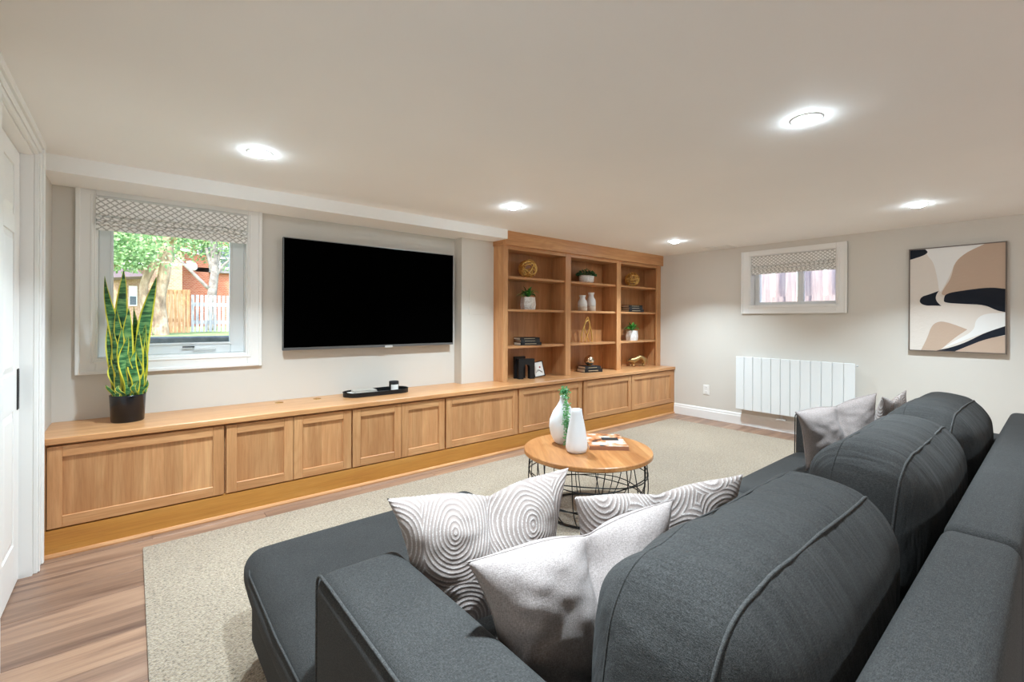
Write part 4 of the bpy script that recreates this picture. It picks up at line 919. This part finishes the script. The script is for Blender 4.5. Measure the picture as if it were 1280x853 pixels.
kb = tag(put('window_well_kerb', bb(-1.2, 2.0, 4.55, 4.75, .6, 1.10, r=.01), M['conc']), 'grey concrete kerb of the window well outside', 'kerb')
def ext(cx, cy, Y): return ony(120 + cx / 5.016, 280 + cy / 5.016, Y)
def tree(name, label, limbs, mat, clumps, leafm, nl, seed, ls):
    b = limbs[0][0][0]; t = thing(name, label, 'tree', (b.x, b.y, GZ)); rg = random.Random(seed); o = t.location
    for i, (pts, rr) in enumerate(limbs):
        sp2 = spline([p - o for p in pts], 6); n = len(sp2); put('trunk' if i == 0 else 'branch', MB().tube(sp2, [rr[0] + (rr[1] - rr[0]) * k / (n - 1) for k in range(n)], 12), mat, t)
    mm = MB()
    for (c, rx, rz) in clumps:
        for i in range(nl):
            d = Vector((rg.gauss(0, 1), rg.gauss(0, 1), rg.gauss(0, 1))).normalized() * rg.random() ** .4; p = c - o + Vector((d.x * rx, d.y * rx, d.z * rz))
            q = Vector((rg.gauss(0, 1), rg.gauss(0, 1), rg.gauss(0, 1))).normalized(); s = q.orthogonal().normalized(); L = ls * rg.uniform(.6, 1.2)
            mm.add([p, p + q * L * .5 + s * L * .35, p + q * L, p + q * L * .5 - s * L * .35], [(0, 1, 2, 3)])
    f = put('crown', mm, leafm, t); f['kind'] = 'stuff'; return t
M['tree_leaf'] = leaf_mat('tree_leaf', ('#5c8550', '#84aa6c', '#aec794'), 2, .7)
Yt = 11.4
tree('yard_tree', 'mottled double-stemmed tree in the yard outside the window', [
    ([ext(415, 715, Yt), ext(405, 600, Yt), ext(395, 470, Yt), ext(425, 330, Yt), ext(445, 190, Yt), ext(455, 60, Yt), ext(462, -120, Yt)], (.125, .085)),
    ([ext(330, 715, Yt), ext(310, 560, Yt), ext(300, 400, Yt), ext(340, 290, Yt), ext(400, 210, Yt), ext(440, 120, Yt)], (.075, .065)),
    ([ext(450, 120, Yt), ext(540, 40, Yt - .5), ext(640, -60, Yt - 1)], (.07, .03))], M['bark'],
    [(ext(230, 60, 10.5), 1.1, .7), (ext(330, 150, 12), .55, .42), (ext(150, 180, 11), .6, .38), (ext(250, 200, 12), .5, .3), (ext(120, 90, 11), .8, .5)], M['tree_leaf'], 900, 5, .075)
Y2 = 15.5
tree('street_tree', 'slim grey tree with forked limbs behind the picket fence', [
    ([Vector((ext(725, 480, Y2).x, Y2, GZ)), ext(725, 480, Y2), ext(735, 380, Y2), ext(745, 280, Y2), ext(738, 130, Y2), ext(740, -40, Y2)], (.13, .08)),
    ([ext(740, 320, Y2), ext(715, 240, Y2), ext(690, 150, Y2)], (.06, .04)), ([ext(750, 330, Y2), ext(790, 270, Y2), ext(845, 220, Y2)], (.05, .03)), ([ext(750, 300, Y2), ext(770, 210, Y2), ext(790, 120, Y2)], (.05, .03)),
    ([ext(705, 405, Y2 - .6), ext(590, 290, Y2 - .6), ext(480, 185, Y2 - .6)], (.045, .035))], M['bark_grey'],
    [(ext(660, 110, 16), 1.0, .65), (ext(800, 150, 16), .9, .7), (ext(580, 90, 16), .6, .5), (ext(740, 30, 16), 1.4, .5)], M['tree_leaf'], 800, 8, .09)
# fences
Yf = 13.0
t = thing('board_gate', 'tan cedar board gate standing beside the yard tree', 'gate', (ext(520, 640, Yf).x, Yf, GZ)); o = t.location
gx0, gx1 = ext(430, 600, Yf).x, ext(592, 600, Yf).x; n = 6; gt = ext(520, 412, Yf).z
for k in range(n): w = (gx1 - gx0) / n; put('board', bb(gx0 + k * w - o.x, gx0 + (k + 1) * w - .012 - o.x, -.012, .012, 0, gt - GZ, r=.004), M['fence_tan'], t)
for z in (.25, .9): put('cross_rail', bx(gx0 - o.x, gx1 - o.x, .013, .05, z, z + .08), M['fence_tan'], t)
t = thing('picket_fence', 'weathered grey picket fence behind the lawn', 'fence', (ext(720, 680, Yf).x, Yf, GZ)); o = t.location
gx0 = ext(597, 600, Yf).x; k = 0
pk = (ext(625.5, 600, Yf).x - ext(597, 600, Yf).x)
for k in range(14): put('picket', bb(gx0 + k * pk - o.x, gx0 + k * pk + pk * .66 - o.x, -.012, .012, 0.02, ext(700, 448, Yf).z - GZ, r=.004), M['fence_grey'], t)
for z in (.2, .62): put('cross_rail', bx(gx0 - o.x, gx0 + 14 * pk - o.x, .013, .05, z, z + .09), M['fence_grey'], t)
t = thing('brick_house', 'orange brick house with a sash window behind the picket fence', 'house', (ext(730, 500, 24).x, 24, GZ)); o = t.location
hx0, hx1 = ext(545, 400, 24).x - o.x, ext(1100, 400, 24).x - o.x
put('wall', bx(hx0, hx1, 0, 5, 0, 6.5), M['brick_red'], t); put('corner_pier', bx(hx0 - .05, hx0 + .9, -.25, .3, 0, ext(570, 190, 24).z - GZ), M['brick_red'], t)
for cx0, cx1 in ((652, 722), (782, 860)):
    a, b = ext(cx0, 260, 24).x - o.x, ext(cx1, 260, 24).x - o.x; z0, z1 = ext(690, 262, 24).z - GZ, ext(690, 150, 24).z - GZ
    wf = put('window', bx(a - .12, b + .12, -.10, .0, z0 - .12, z1 + .12), M['vinyl'], t); put('pane', bx(a, b, -.12, -.10, z0, (z0 + z1) / 2 - .04), M['pane_dark'], wf); put('pane', bx(a, b, -.12, -.10, (z0 + z1) / 2 + .04, z1), M['pane_dark'], wf); put('sill', bx(a - .2, b + .2, -.25, 0, z0 - .3, z0 - .12), M['conc'], wf)
put('roof', MB().prism([(-.5, 6.4), (2.5, 8.2), (5.5, 6.4)], hx0 - .02, hx1 + .4, 'x'), M['roof'], t)
pd = ext(605, 258, 23.2); t = thing('satellite_dish', 'white satellite dish on the brick house corner', 'dish', pd)
put('reflector', MB().lathe([(0, .08), (.15, .06), (.3, .0), (.42, -.09), (.41, -.11), (.29, -.02), (.14, .04), (0, .06)], n=28), M['white_enamel'], t, rot=(R(70), 0, R(25))).scale = (.55, .55, .55); put('mast', MB().tube([(0, .05, 0), (0, .3, -.2), (0, .545, -.2)], .03, 8), M['conc'], t)
t = thing('tan_house', 'pale tan brick house with a mauve gabled porch behind the yard tree', 'house', (ext(330, 500, 21).x, 21, GZ)); o = t.location
a0, a1 = ext(-600, 400, 21).x - o.x, ext(540, 400, 21).x - o.x; put('wall', bx(a0, a1, 0, 6, 0, 6.0), M['brick_tan'], t)
put('eave_band', bx(a0, ext(330, 400, 21).x - o.x, -.4, .0, ext(200, 262, 21).z - GZ, ext(200, 205, 21).z - GZ), M['vinyl'], t)
pa, pb, pc = ext(90, 345, 20.2), ext(300, 335, 20.2), ext(235, 305, 20.2)
put('porch_roof', MB().prism([(pa.x - o.x, pa.z - GZ), (pb.x - o.x, pb.z - GZ), (pc.x - o.x, pc.z - GZ + .15), (pa.x - o.x, pc.z - GZ)], -1.4, 0, 'y'), M['roof'], t)
wd = put('window', bx(ext(205, 480, 21).x - o.x, ext(258, 480, 21).x - o.x, -.1, 0, ext(230, 515, 21).z - GZ, ext(230, 390, 21).z - GZ), M['vinyl'], t); put('pane', bx(ext(212, 480, 21).x - o.x, ext(252, 480, 21).x - o.x, -.12, -.1, ext(230, 508, 21).z - GZ, ext(230, 455, 21).z - GZ), M['pane_dark'], wd)
put('roof', MB().prism([(-.5, 5.9), (3, 8), (6.5, 5.9)], a0 - .4, a1 + .02, 'x'), M['roof'], t)

# outside the small window
struct(put('ground_strip', bx(XE + .22, 14, -6, YN + .22, .9, 1.18), M['conc']), 'gravel strip outside the small window')
t = thing('privacy_fence', 'upright board fence close outside the small window', 'fence', (7.0, 2.3, 1.18)); k = 0; y = .6
while y < 4.4:
    put('board', bb(-.01 if k % 2 else .05, .012 if k % 2 else .072, y - 2.3, y - 2.3 + .135, .02, 1.75, r=.003), M['fence_pink'], t); y += .158; k += 1
for z in (.32, 1.35): put('cross_rail', bx(.013, .049, .6 - 2.3, 4.4 - 2.3, z, z + .09), M['fence_pink'], t)
